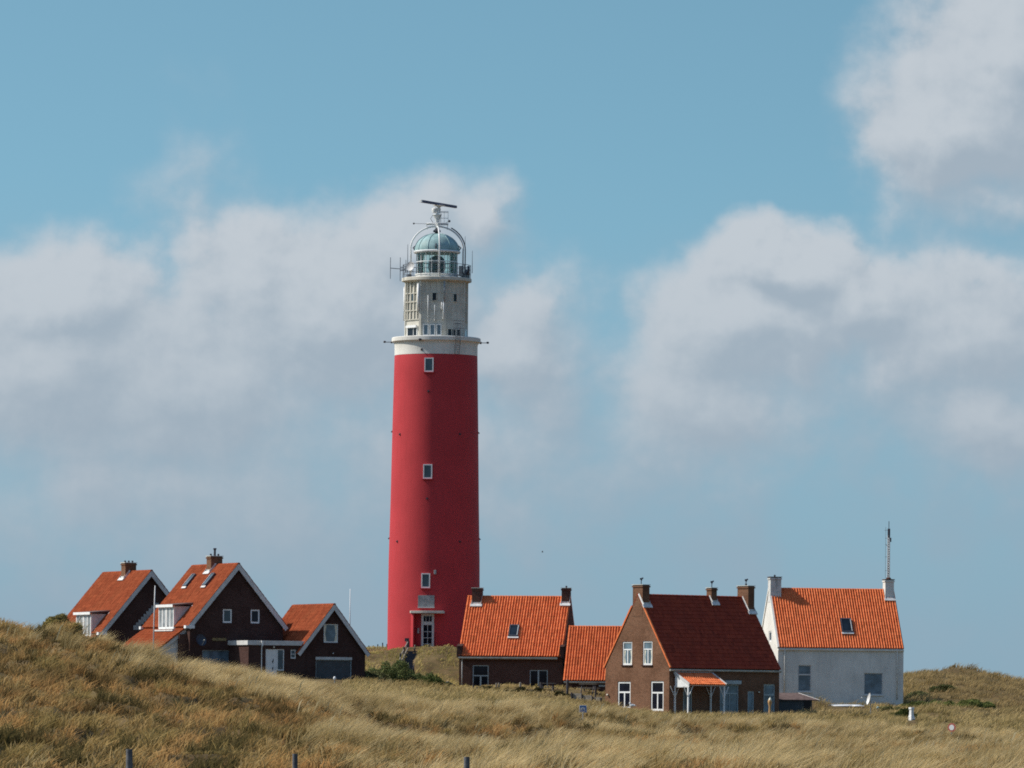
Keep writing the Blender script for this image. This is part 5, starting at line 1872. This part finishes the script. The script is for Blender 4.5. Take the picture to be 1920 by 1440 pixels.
def tri_prism_shed():
    # little dark shed with a pointed roof, at the foot of the mound
    c = P(841, 1292, 412)
    t = thing('garden_shed', 'tiny black pointed shed beside the green bush and dark cottage', 'shed', c)
    A, B = Vector((1, 0.15, 0)).normalized(), Vector((-0.15, 1, 0)).normalized()
    MB().prism([c + A * -0.42 - Z * 0.5, c + A * 0.42 - Z * 0.5, c + A * 0.42 + Z * 0.27, c + Z * 0.48, c + A * -0.42 + Z * 0.27], B * 0.9).build('wall', 'dark', t)
    mb = MB()
    for s_ in (-1, 1):
        mb.prism([c + A * (s_ * 0.50) + Z * 0.24 - B * 0.06, c + Z * 0.52 - B * 0.06, c + Z * 0.57 - B * 0.06, c + A * (s_ * 0.52) + Z * 0.29 - B * 0.06], B * 1.02)
    mb.build('roof', 'navy', t)
    MB().box(c - B * 0.01, A, B, Z, -0.18, 0.18, -0.02, 0.02, -0.4, 0.2).build('door', 'navy', t)
    # sleeper lying before it
    c = P(856, 1292, 408)
    o = MB().box(c, Vector((1, 0.06, 0)).normalized(), Vector((-0.06, 1, 0)).normalized(), Z, -0.62, 0.62, -0.12, 0.12, -0.25, 0.10).build('timber_sleeper', 'wood_dark', None, loc=c, bevel=0.02)
    tag(o, 'dark timber sleeper lying on the grass below the tiny black shed', 'timber')
    # low brown-roofed shed between the brick and the white house
    c = P(1496, 1322, 403)
    t = thing('low_shed', 'low shed with brown felt roof half sunk before the white house', 'shed', c)
    A, B = Vector((0.985, 0.17, 0)), Vector((-0.17, 0.985, 0))
    MB().box(c, A, B, Z, -1.5, 1.05, 0, 2.4, -1.2, 0.36).build('wall', 'door_dark', t)
    MB().prism([c + A * -1.7 - B * 0.15 + Z * 0.33, c + A * 1.55 - B * 0.15 + Z * 0.33, c + A * 0.35 + B * 1.4 + Z * 0.82, c + A * -1.7 + B * 1.4 + Z * 0.82], Z * 0.06).build('roof', 'felt', t)
    MB().tube([c + A * 1.56 - B * 0.16 + Z * 0.37, c + A * 0.36 + B * 1.4 + Z * 0.87], 0.035, 5).build('roof_edge', 'grey_white', t)
    MB().box(c, A, B, Z, 0.45, 0.95, -0.03, 0.03, -0.5, 0.30).build('door', 'glass_black', t)


def odds():
    # weathered retaining boards below the annex
    a, b = P(1072, 1300, 397), P(1129, 1309, 396)
    D = (b - a)
    L = Vector((D.x, D.y, 0)).length
    A = Vector((D.x, D.y, 0)).normalized()
    B = Vector((-A.y, A.x, 0))
    t = thing('retaining_wall', 'weathered grey plank retaining wall below the annex and picnic tables', 'wall', a)
    t['kind'] = 'thing'
    for k in range(3):
        for j in range(3):
            z0 = -0.15 * k - 0.40 * j * 0.33
            MB().box(a, A, B, Z, L * j / 3 + 0.01, L * (j + 1) / 3 - 0.01, -0.05 - 0.03 * (j % 2), 0.05, z0 - 0.14, z0 + 0.0).build('plank', 'wood', t)
    for u in (0.02, 0.36, 0.7, 0.98):
        MB().tube([a + A * (L * u) - B * 0.12 - Z * 0.9, a + A * (L * u) - B * 0.12 + Z * (0.08 - 0.40 * u)], 0.06, 6).build('stake', 'wood_dark', t)
    # blue sign with its white curved mark
    c = P(1093.2, 1329.5, 284)
    b = Vector((c.x, c.y, g1(c.x, c.y)))
    t = thing('blue_sign', 'small square blue sign with a white curved mark sunk in the grass', 'sign', b)
    A = Vector((1, 0.12, 0)).normalized()
    B = Vector((-A.y, A.x, 0))
    MB().tube([b - Z * 0.3 + B * 0.05, c + B * 0.05 + Z * 0.1], 0.03, 8).build('post', 'grey', t)
    MB().box(c, A, B, Z, -0.19, 0.19, -0.012, 0.012, -0.18, 0.19).build('board', 'white', t, bevel=0.008)
    MB().box(c, A, B, Z, -0.172, 0.172, -0.016, -0.0125, -0.162, 0.172).build('face', 'signblue', t)
    pts = []
    mk = MB()
    i = 0
    for k in range(13):
        an = rad(205 - 220 * k / 12)
        for rr in (0.062, 0.115):
            mk.v.append(c - B * 0.0185 + A * (math.cos(an) * rr - 0.02) + Z * (math.sin(an) * rr - 0.02))
    for k in range(12):
        mk.f.append((2 * k, 2 * k + 1, 2 * k + 3, 2 * k + 2))
    mk.build('mark', 'white', t)
    # round sign with a red rim
    c = P(1784.5, 1364, 318)
    b = Vector((c.x, c.y, g1(c.x, c.y)))
    t = thing('round_sign', 'round white traffic sign with red rim, half hidden in pale grass', 'sign', b)
    MB().tube([b - Z * 0.4 + Vector((0, 0.05, 0)), c + Vector((0, 0.05, 0.1))], 0.03, 8).build('post', 'grey', t)
    A = Vector((0.88, -0.47, 0))
    B = Vector((0.47, 0.88, 0))
    dk = MB()
    dk.prism([c + A * (math.cos(q) * 0.25) - B * 0.012 + Z * (math.sin(q) * 0.25) for q in np.linspace(0, 2 * math.pi, 32, endpoint=False)], B * 0.02)
    dk.build('rim', 'signred', t)
    MB().prism([c + A * (math.cos(q) * 0.155) - B * 0.02 + Z * (math.sin(q) * 0.155) for q in np.linspace(0, 2 * math.pi, 32, endpoint=False)], B * 0.0075).build('face', 'white', t)
    # white stone marker with flared foot
    c = on_ground(1709, 1349)
    t = thing('marker_post', 'white square marker post with cap and flared foot on the grass', 'post', c)
    A, B = Vector((0.8, 0.6, 0)), Vector((-0.6, 0.8, 0))
    mb = MB()
    i = 0
    prof = [(0.18, -0.2), (0.18, 0.06), (0.15, 0.18), (0.115, 0.34), (0.105, 0.70)]
    for (r0, z0), (r1, z1) in zip(prof, prof[1:]):
        mb.v += [c + A * (sx * r0) + B * (sy * r0) + Z * z0 for sx, sy in ((-1, -1), (1, -1), (1, 1), (-1, 1))]
        mb.v += [c + A * (sx * r1) + B * (sy * r1) + Z * z1 for sx, sy in ((-1, -1), (1, -1), (1, 1), (-1, 1))]
        mb.f += [tuple(i + q for q in f) for f in ((0, 1, 5, 4), (1, 2, 6, 5), (2, 3, 7, 6), (3, 0, 4, 7))]
        i += 8
    mb.build('shaft', 'white', t)
    MB().box(c, A, B, Z, -0.145, 0.145, -0.145, 0.145, 0.70, 0.85).build('cap', 'white', t, bevel=0.015)
    # dark post with a teal cap
    c = on_ground(1646, 1338)
    top = P(1646, 1325, c.y)
    t = thing('capped_post', 'short dark post with teal cap in the grass before the white house', 'post', c)
    c2 = Vector((top.x, top.y, top.z - 0.5))
    MB().tube([c2 - Z * 0.7, top - Z * 0.08], 0.075, 10).build('post', 'dark', t, smooth=40)
    MB().lathe(top - Z * 0.12, [(0.095, 0), (0.105, 0.04), (0.09, 0.10), (0.03, 0.14)], 12).build('cap', 'copper', t, smooth=40)
    # white dish seen from the side
    c = P(1627, 1311, 398)
    t = thing('garden_dish', 'white satellite dish in the grass under the square window of the white house', 'dish', c - Z * 0.6)
    ax = Vector((-0.95, -0.17, 0.22)).normalized()
    e1 = ax.cross(Z).normalized()
    e2 = e1.cross(ax)
    dm, rings = MB(), []
    for rr, q in ((0.01, 0.0), (0.16, 0.02), (0.30, 0.08), (0.40, 0.16)):
        rings.append(len(dm.v))
        for j in range(28):
            an = 2 * math.pi * j / 28
            dm.v.append(c + Vector((0.2, 0, 0)) + e1 * math.cos(an) * rr + e2 * math.sin(an) * rr * 1.05 + ax * q)
    for a_, b_ in zip(rings, rings[1:]):
        for j in range(28):
            dm.f.append((a_ + j, a_ + (j + 1) % 28, b_ + (j + 1) % 28, b_ + j))
    dm.build('reflector', 'white', t, smooth=60)
    MB().tube([c + Vector((0.2, 0, 0)), c + Vector((0.22, 0, -1.2))], 0.03, 6).build('mast', 'grey', t)
    MB().tube([c + e2 * -0.3, c + ax * 0.45], 0.015, 5).blob(c + ax * 0.45, 0.05).build('feed_horn', 'grey_white', t)
    # long white upturned dinghy
    c = DINGHY.copy()
    t = thing('upturned_dinghy', 'long low white upturned dinghy lying in the grass before the white house', 'boat', c)
    hb, n, m = MB(), 15, 8
    for k in range(n):
        u = k / (n - 1)
        w = 0.34 * (math.sin(math.pi * min(1, u * 1.25 + 0.12)) ** 0.6 if u < 0.7 else 0.95 * (1 - ((u - 0.7) / 0.3) ** 2) + 0.02)
        hgt = 0.12 * (1 - 0.5 * abs(2 * u - 1) ** 2)
        for j in range(m + 1):
            an = math.pi * j / m
            hb.v.append(c + Vector((-1.2 + 2.5 * u, 0, 0)) + Vector((0, -math.cos(an) * w, math.sin(an) * hgt + 0.03)))
    for k in range(n - 1):
        for j in range(m):
            a_ = k * (m + 1) + j
            hb.f.append((a_, a_ + 1, a_ + m + 2, a_ + m + 1))
    hb.build('hull', 'white', t, smooth=50)
    MB().box(c, Vector((1, 0, 0)), Vector((0, 1, 0)), Z, -1.15, 1.1, -0.015, 0.015, 0.12, 0.165).build('keel', 'white', t)
    MB().cbox(c + Vector((-1.25, 0, 0.06)), 0.07, 0.2, 0.07).build('transom', 'grey_white', t)
    # tan pear-shaped ornament in front of the garden door
    c = P(1443.5, 1334, 372)
    t = thing('garden_ornament', 'tan pear shaped ornament with pale top before the end door of the brick house', 'ornament', c)
    MB().lathe(c, [(0.09, -0.5), (0.085, 0.1), (0.07, 0.28), (0.10, 0.45), (0.135, 0.60), (0.14, 0.68), (0.11, 0.76)], 16).build('body', 'tan', t, smooth=40)
    MB().lathe(c + Vector((0.01, 0, 0)), [(0.11, 0.755), (0.10, 0.82), (0.05, 0.88), (0.015, 0.93), (0.008, 0.98)], 14).build('top', 'cream', t, smooth=40)
    # two white gull figures on the ground before the gable, a white globe lamp
    for px, py, Y, nm, lab, cat in ((1185, 1327, 386, 'gull', 'white gull standing between the two lower gable windows of the brick house', 'bird'),):
        c = P(px, py, Y)
        mb = MB().blob(c + Z * 0.16, 0.12, 12, 8, (1.5, 0.8, 0.85))
        mb.blob(c + Vector((-0.14, 0, 0.32)), 0.065, 10, 6)
        mb.tube([c + Vector((-0.10, 0, 0.2)), c + Vector((-0.14, 0, 0.32))], 0.06, 8)
        mb.tube([c + Vector((-0.19, 0, 0.32)), c + Vector((-0.26, 0, 0.30))], 0.016, 5, r1=0.006)
        mb.tube([c + Vector((0.12, 0, 0.18)), c + Vector((0.30, 0, 0.12))], 0.06, 6, r1=0.015)
        for q in (-0.03, 0.03):
            mb.tube([c + Vector((0.0, q, 0.08)), c + Vector((0.0, q, -0.05))], 0.010, 4)
        tag(mb.build(nm, 'white', None, smooth=True, loc=c), lab, cat)
    c = P(627.5, 1273, 398)
    t = thing('garden_lamp', 'small white globe lamp in the grass before the garage door', 'lamp', c - Z * 0.5)
    MB().tube([c - Z * 0.9, c], 0.03, 6).build('stem', 'grey', t)
    MB().blob(c + Z * 0.05, 0.105, 12, 8, (1, 1, 1.3)).build('globe', 'white', t, smooth=True)
    # flagpole and aerial
    b = gp(287, 236)
    a0, a1 = P(287.0, 1222, 236), P(291.5, 1098, 236)
    a1 = Vector((a0.x + 0.06, a0.y, a1.z))
    o = MB().tube([a0 - Z * 0.8, (a0 + a1) / 2, a1], 0.030, 8, r1=0.022).build('flagpole', 'grey_white', None, smooth=True, loc=a0)
    tag(o, 'bare white flagpole standing on the dune crest before the dormer', 'pole')
    a0, a1 = P(656, 1180, 413), P(657, 1104, 413)
    o = MB().tube([a0 - Z * 1.5, Vector((a0.x, a0.y, a1.z))], 0.045, 6, r1=0.025).build('mast', 'white', None, smooth=True, loc=a0)
    tag(o, 'thin white mast rising behind the small garage roof', 'mast')
    # lattice mast on the white house chimney
    h = WH
    q = h.p(h.L - 0.44, h.W / 2 - 0.16, h.zr + 0.84)
    t = thing('lattice_mast', 'slender lattice radio mast standing on the end chimney of the white house', 'mast', q)
    s = F / 428.0
    Hh = lambda py: (1082 - py) / s
    mb = MB()
    leg = [Vector((math.cos(a) * 0.10, math.sin(a) * 0.10, 0)) for a in (rad(80), rad(200), rad(320))]
    for l in leg:
        mb.tube([q + l, q + l * 0.85 + Z * Hh(1000)], 0.032, 5)
    nn = 18
    for k in range(nn):
        z0, z1 = Hh(1000) * k / nn, Hh(1000) * (k + 1) / nn
        for j in range(3):
            mb.tube([q + leg[j] + Z * z0, q + leg[(j + 1) % 3] + Z * z1], 0.024, 4)
    mb.build('lattice', 'grey_white', t)
    MB().tube([q + Z * Hh(1003), q + Z * Hh(987)], 0.10, 8).tube([q + Z * Hh(987), q + Z * Hh(973)], 0.028, 5).build('aerial', 'dark', t)
    MB().cbox(q + Z * Hh(1008) + Vector((0.13, 0, 0)), 0.06, 0.06, 0.16).build('relay_box', 'dark', t)
    mb = MB().tube([q + Vector((-0.24, 0, Hh(1080))), q + Vector((-0.24, 0, Hh(984)))], 0.012, 4)
    mb.tube([q + Vector((-0.24, 0, Hh(1016))), q + Vector((-0.02, 0, Hh(1022)))], 0.02, 4)
    for yy in (990, 1005, 1040, 1066):
        mb.tube([q + Vector((-0.34 if yy == 990 else -0.28, 0, Hh(yy))), q + Vector((-0.08, 0, Hh(yy)))], 0.012, 4)
    mb.build('side_aerial', 'steel', t)
    MB().lathe(q, [(0.22, -0.05), (0.20, 0.06), (0.12, 0.14)], 12).build('foot', 'brick_mid', t)
    # one gull far up in the sky
    c = P(1017, 1035, 520)
    mb = MB().blob(c, 0.05, 8, 5, (1.8, 1, 0.8))
    for s_ in (-1, 1):
        mb.prism([c + Vector((-0.06, 0, 0.02)), c + Vector((0.06, 0, 0.02)), c + Vector((0.02, 0.32 * s_, 0.10)), c + Vector((-0.02, 0.30 * s_, 0.10))], Z * 0.012)
    tag(mb.build('flying_gull', 'steel', None, loc=c), 'tiny dark gull flying above the dark cottage', 'bird')


# ------------------------------------------------------------------ shrubs
def shrub(px, Y, w, d, h, n, cols, name, label, group=None, twiggy=0.0, size=0.09, dz=0.0):
    b = gp(px, Y)
    b.z += dz
    t = thing(name, label, 'shrub', b, group)
    # lumpy crown: leaves fill the outer shell of an uneven dome
    rr = np.sqrt(rng.uniform(0, 1, n))
    an = rng.uniform(0, 2 * np.pi, n)
    lx_, ly_ = rr * np.cos(an) * w / 2, rr * np.sin(an) * d / 2
    lump = fbm((b.x + lx_) * 1.5, (b.y + ly_) * 1.5, 301, 3)
    top = h * np.sqrt(np.clip(1.02 - rr ** 2, 0.02, 1)) * (0.45 + 1.05 * sstep(lump, 0.28, 0.72))
    X, Y_ = b.x + lx_, b.y + ly_
    Zb = b.z - 0.05 + top * rng.uniform(0.0, 1.0, n) ** 0.45
    cx = rng.uniform(-0.3, 0.3, 7) * w
    cy = rng.uniform(-0.3, 0.3, 7) * d
    cz = h * rng.uniform(0.4, 0.7, 7)
    tone = (0.72 + 0.6 * sstep(fbm((b.x + lx_) * 3.2, (b.y + ly_) * 3.2 + Zb * 2, 311, 2), 0.3, 0.7))[:, None]
    tip = pal(n, *cols, jit=0.18) * tone
    H = size * rng.uniform(0.6, 1.5, n)
    blades('foliage', None, None, X - b.x, Y_ - b.y, H, H * rng.normal(0.3, 0.8, n), H * rng.normal(-0.2, 0.7, n),
           size * rng.uniform(0.45, 0.85, n), tip * 0.85, tip, mat='leaf', parent=t, Zb=Zb - b.z, heads=np.full(n, 1.15), jz=0.0)
    st = MB()
    for q in range(7):
        e = b + Vector((cx[q], cy[q], cz[q]))
        st.tube([b + Vector((cx[q] * 0.35, cy[q] * 0.35, -0.3)), (b + e) / 2 + Vector((0.05, 0, 0.1)), e], 0.035, 5, r1=0.012)
    st.build('stem', 'wood_dark', t)
    return t


def shrubs():
    dk = ((0.110, 0.142, 0.052), (0.150, 0.180, 0.070), (0.078, 0.104, 0.038), (0.215, 0.235, 0.105))
    lt = ((0.095, 0.120, 0.040), (0.130, 0.150, 0.055), (0.070, 0.095, 0.030))
    gy = ((0.17, 0.18, 0.08), (0.21, 0.21, 0.10), (0.13, 0.14, 0.062))
    shrub(738, 416, 6.4, 3.0, 1.25, 15000, dk, 'dark_shrub', 'large dark green shrub at the foot of the mound stairs')
    shrub(700, 411, 3.2, 2.0, 0.72, 6000, gy, 'grey_shrub', 'low grey green shrub between the garage corner and the large dark shrub')
    shrub(812, 409, 2.6, 1.6, 0.75, 4500, lt, 'light_shrub', 'low bright green shrub next to the tiny black shed')
    shrub(1722, 440, 2.6, 1.2, 0.55, 3000, gy, 'grey_shrub', 'small grey green shrub close to the white house corner on the far dune', 'shrubs on the far dune')
    shrub(1770, 447, 2.6, 1.0, 0.45, 2800, ((0.15, 0.165, 0.065), (0.20, 0.205, 0.09), (0.11, 0.125, 0.05)), 'dark_shrub', 'highest dark shrub on the slope of the far dune', 'shrubs on the far dune')
    shrub(1738, 422, 4.6, 1.8, 0.50, 5200, ((0.18, 0.205, 0.068), (0.23, 0.25, 0.09), (0.13, 0.15, 0.05)), 'green_shrub', 'broad green shrub at the foot of the far dune beside the white house', 'shrubs on the far dune')
    shrub(1815, 420, 4.2, 1.6, 0.42, 4600, ((0.17, 0.20, 0.062), (0.22, 0.24, 0.085), (0.125, 0.145, 0.048)), 'green_shrub', 'long low green shrub farther out on the far dune', 'shrubs on the far dune')
    shrub(1697, on_ground(1709, 1349).y + 0.6, 2.6, 1.2, 0.5, 3400, lt, 'light_shrub', 'low green plant around the white marker post')
    shrub(1667, on_ground(1646, 1338).y + 1.2, 2.4, 1.0, 0.5, 3000, dk, 'dark_shrub', 'low dark shrub behind the teal capped post')
    shrub(1628, 318, 0.95, 0.7, 0.55, 2600, ((0.40, 0.22, 0.085), (0.33, 0.17, 0.07), (0.46, 0.28, 0.12)), 'rust_bush', 'round rust brown bush in the grass below the white house', size=0.07)
    shrub(114, 227, 1.6, 1.0, 0.46, 3800, ((0.33, 0.28, 0.11), (0.43, 0.36, 0.16), (0.24, 0.21, 0.08)), 'broom_bush', 'rounded olive bush on the dune crest before the farther dormer', size=0.09)
    lab = ['dark low scrub under the garden fence below the glazed cottage door', 'dark low scrub under the garden fence below the double window', 'dark low scrub by the tall corner post and plank wall']
    for k, (px, w) in enumerate(((905, 2.8), (985, 3.0), (1058, 2.4))):
        shrub(px, 400.0, w, 0.9, 0.30, 2600, ((0.060, 0.055, 0.024), (0.085, 0.075, 0.032), (0.040, 0.040, 0.018)), 'fence_scrub', lab[k], 'scrub along the garden fence', size=0.08)


posts()
picnic_table(1027, 1280.5, 405, 'grey wooden picnic table before the double window of the dark cottage', rad(-6))
picnic_table(1104, 1282.0, 404, 'grey wooden picnic table below the eave of the orange tiled annex', rad(-16), L=1.3)
stair()
tri_prism_shed()
odds()
shrubs()
grow()


# ------------------------------------------------------------------ sky
def sky():
    w = bpy.data.worlds.new('World')
    SC.world = w
    w.use_nodes = True
    nt = NT(w.node_tree)
    bg = nt.n['Background']
    d = nt.new('ShaderNodeTexCoord').outputs['Generated']
    sep = nt.new('ShaderNodeSeparateXYZ')
    nt.l.new(d, sep.inputs[0])
    ya = nt.math('MAXIMUM', nt.math('ABSOLUTE', sep.outputs[1]), 0.08)
    k = F / 1000.0
    cx = nt.math('MULTIPLY', nt.math('DIVIDE', sep.outputs[0], ya), k)
    cz = nt.math('MULTIPLY', nt.math('DIVIDE', sep.outputs[2], ya), k)
    cv = nt.new('ShaderNodeCombineXYZ')
    nt.l.new(cx, cv.inputs[0])
    nt.l.new(cz, cv.inputs[1])
    pos = cv.outputs[0]
    st = nt.new('ShaderNodeTexSky')
    st.sky_type = 'NISHITA'
    st.sun_disc = False
    st.sun_elevation = SUN_EL
    st.sun_rotation = math.atan2(SUN.x, SUN.y)
    st.altitude = 10
    st.air_density, st.dust_density, st.ozone_density = 1.0, 0.6, 1.4
    # low sky is read a little higher up, where the clear air is bluer
    up = nt.new('ShaderNodeCombineXYZ')
    nt.l.new(sep.outputs[0], up.inputs[0])
    nt.l.new(sep.outputs[1], up.inputs[1])
    nt.put(up.inputs[2], nt.math('ADD', nt.math('MULTIPLY', nt.math('MAXIMUM', sep.outputs[2], 0.0), 2.2), 0.16))
    nt.l.new(nt.vmath('NORMALIZE', up.outputs[0]), st.inputs[0])
    base = nt.mix(1.0, st.outputs[0], nt.mix(nt.ramp(sep.outputs[2], 0.16, 0.6), SKY_TINT, (1.0, 1.0, 1.0)), 'MULTIPLY')

    # cloud field as a group: coverage at a direction
    g = bpy.data.node_groups.new('cloud_field', 'ShaderNodeTree')
    g.interface.new_socket('P', in_out='INPUT', socket_type='NodeSocketVector')
    g.interface.new_socket('F', in_out='OUTPUT', socket_type='NodeSocketFloat')
    gt = NT(g)
    gi, go = gt.new('NodeGroupInput'), gt.new('NodeGroupOutput')
    p0 = gi.outputs[0]
    wn = gt.noise(p0, 4.2, 5.0, 0.55)
    wv = gt.vmath('SCALE', gt.vmath('SUBTRACT', wn.outputs['Color'], (0.5, 0.5, 0.5)))
    wv.node.inputs['Scale'].default_value = 0.20
    pw = gt.vmath('ADD', p0, wv)
    f = None
    for (px, py, rx, rz, wt) in CLOUDS:
        q = gt.vmath('MULTIPLY', gt.vmath('SUBTRACT', pw, ((px - 960) / 1000, (YH - py) / 1000, 0)), (1000 / rx, 1000 / rz, 0))
        b = gt.math('MULTIPLY', gt.math('SUBTRACT', 1.0, gt.vmath('LENGTH', q)), wt)
        f = b if f is None else gt.math('SMOOTH_MAX', f, b, 0.22)
    fb = gt.noise(p0, 5.2, 6.0, 0.52)
    amp = gt.math('MULTIPLY', gt.ramp(f, -0.30, 0.10), 0.80)
    f = gt.math('ADD', f, gt.math('MULTIPLY', gt.math('SUBTRACT', fb.outputs[0], 0.5), amp))
    gt.l.new(f, go.inputs[0])

    def field(off):
        n = nt.new('ShaderNodeGroup')
        n.node_tree = g
        nt.put(n.inputs[0], nt.vmath('ADD', pos, off) if off else pos)
        return n.outputs[0]
    f0, f1 = field(None), field((-0.030, 0.045, 0))
    f2 = field((-0.011, 0.017, 0))
    soft = nt.noise(pos, 1.6, 3.0, 0.5).outputs[0]
    d1, d2 = nt.math('SUBTRACT', f0, f1), nt.math('SUBTRACT', f0, f2)
    crisp = nt.math('MULTIPLY', nt.ramp(d1, -0.02, 0.16), nt.ramp(cz, 0.35, 0.80))
    edge = nt.math('SUBTRACT', nt.math('ADD', 0.34, nt.math('MULTIPLY', soft, 0.35)), nt.math('MULTIPLY', crisp, 0.12))
    cover = nt.math('MULTIPLY', nt.ramp(f0, -0.14, edge), nt.ramp(cz, -0.05, 0.45))
    lum = nt.math('ADD', nt.math('MULTIPLY', nt.ramp(d1, -0.24, 0.28), 0.68), nt.math('MULTIPLY', nt.ramp(d2, -0.13, 0.13), 0.32))
    cloud = nt.mix(lum, CLOUD_DARK, CLOUD_LITE)
    low = nt.math('SUBTRACT', 1.0, nt.ramp(cz, -0.05, 1.05))
    base = nt.mix(nt.math('MULTIPLY', low, HAZE_AMT), base, HAZE_COL)
    cloud = nt.mix(nt.math('MULTIPLY', nt.math('SUBTRACT', 1.0, nt.ramp(cz, 0.0, 0.95)), 0.85), cloud, HAZE_CLOUD)
    thin = nt.noise(pos, 2.6, 4.0, 0.55).outputs[0]
    veil = nt.math('MULTIPLY', nt.math('MULTIPLY', nt.ramp(thin, 0.36, 0.66), nt.math('SUBTRACT', 1.0, nt.ramp(cz, 0.45, 1.05))), 0.6)
    base = nt.mix(veil, base, VEIL)
    col = nt.mix(nt.math('MULTIPLY', cover, 0.95), base, cloud)
    nt.put(bg.inputs[0], col)
    bg.inputs[1].default_value = SKY_STRENGTH


SKY_STRENGTH = 0.13
SKY_TINT = (0.70, 0.90, 0.74)
CLOUD_LITE, CLOUD_DARK = (3.00, 3.26, 3.52), (2.00, 2.40, 2.80)
HAZE_COL, HAZE_AMT, HAZE_CLOUD, VEIL = (1.35, 1.98, 2.52), 0.9, (1.78, 2.25, 2.68), (1.66, 2.18, 2.66)
CLOUDS = [(1890, 110, 310, 280, 1.1), (1800, 230, 240, 190, 0.9), (1860, 370, 220, 120, 0.4),
          (1450, 500, 180, 125, 1.1), (1410, 610, 270, 180, 1.05), (1570, 560, 250, 140, 0.85), (1800, 620, 320, 190, 0.75), (1340, 740, 290, 210, 0.65), (1840, 790, 260, 160, 0.5),
          (110, 590, 310, 165, 0.95), (60, 700, 420, 260, 0.85), (490, 510, 240, 140, 0.85), (600, 580, 370, 230, 1.0), (760, 450, 190, 135, 0.9), (895, 430, 90, 105, 0.55), (960, 660, 200, 190, 0.75), (330, 720, 460, 260, 0.85),
          (345, 375, 80, 120, 0.12), (300, 930, 620, 270, 0.5), (880, 870, 380, 220, 0.4), (450, 1080, 520, 120, 0.25)]
sky()
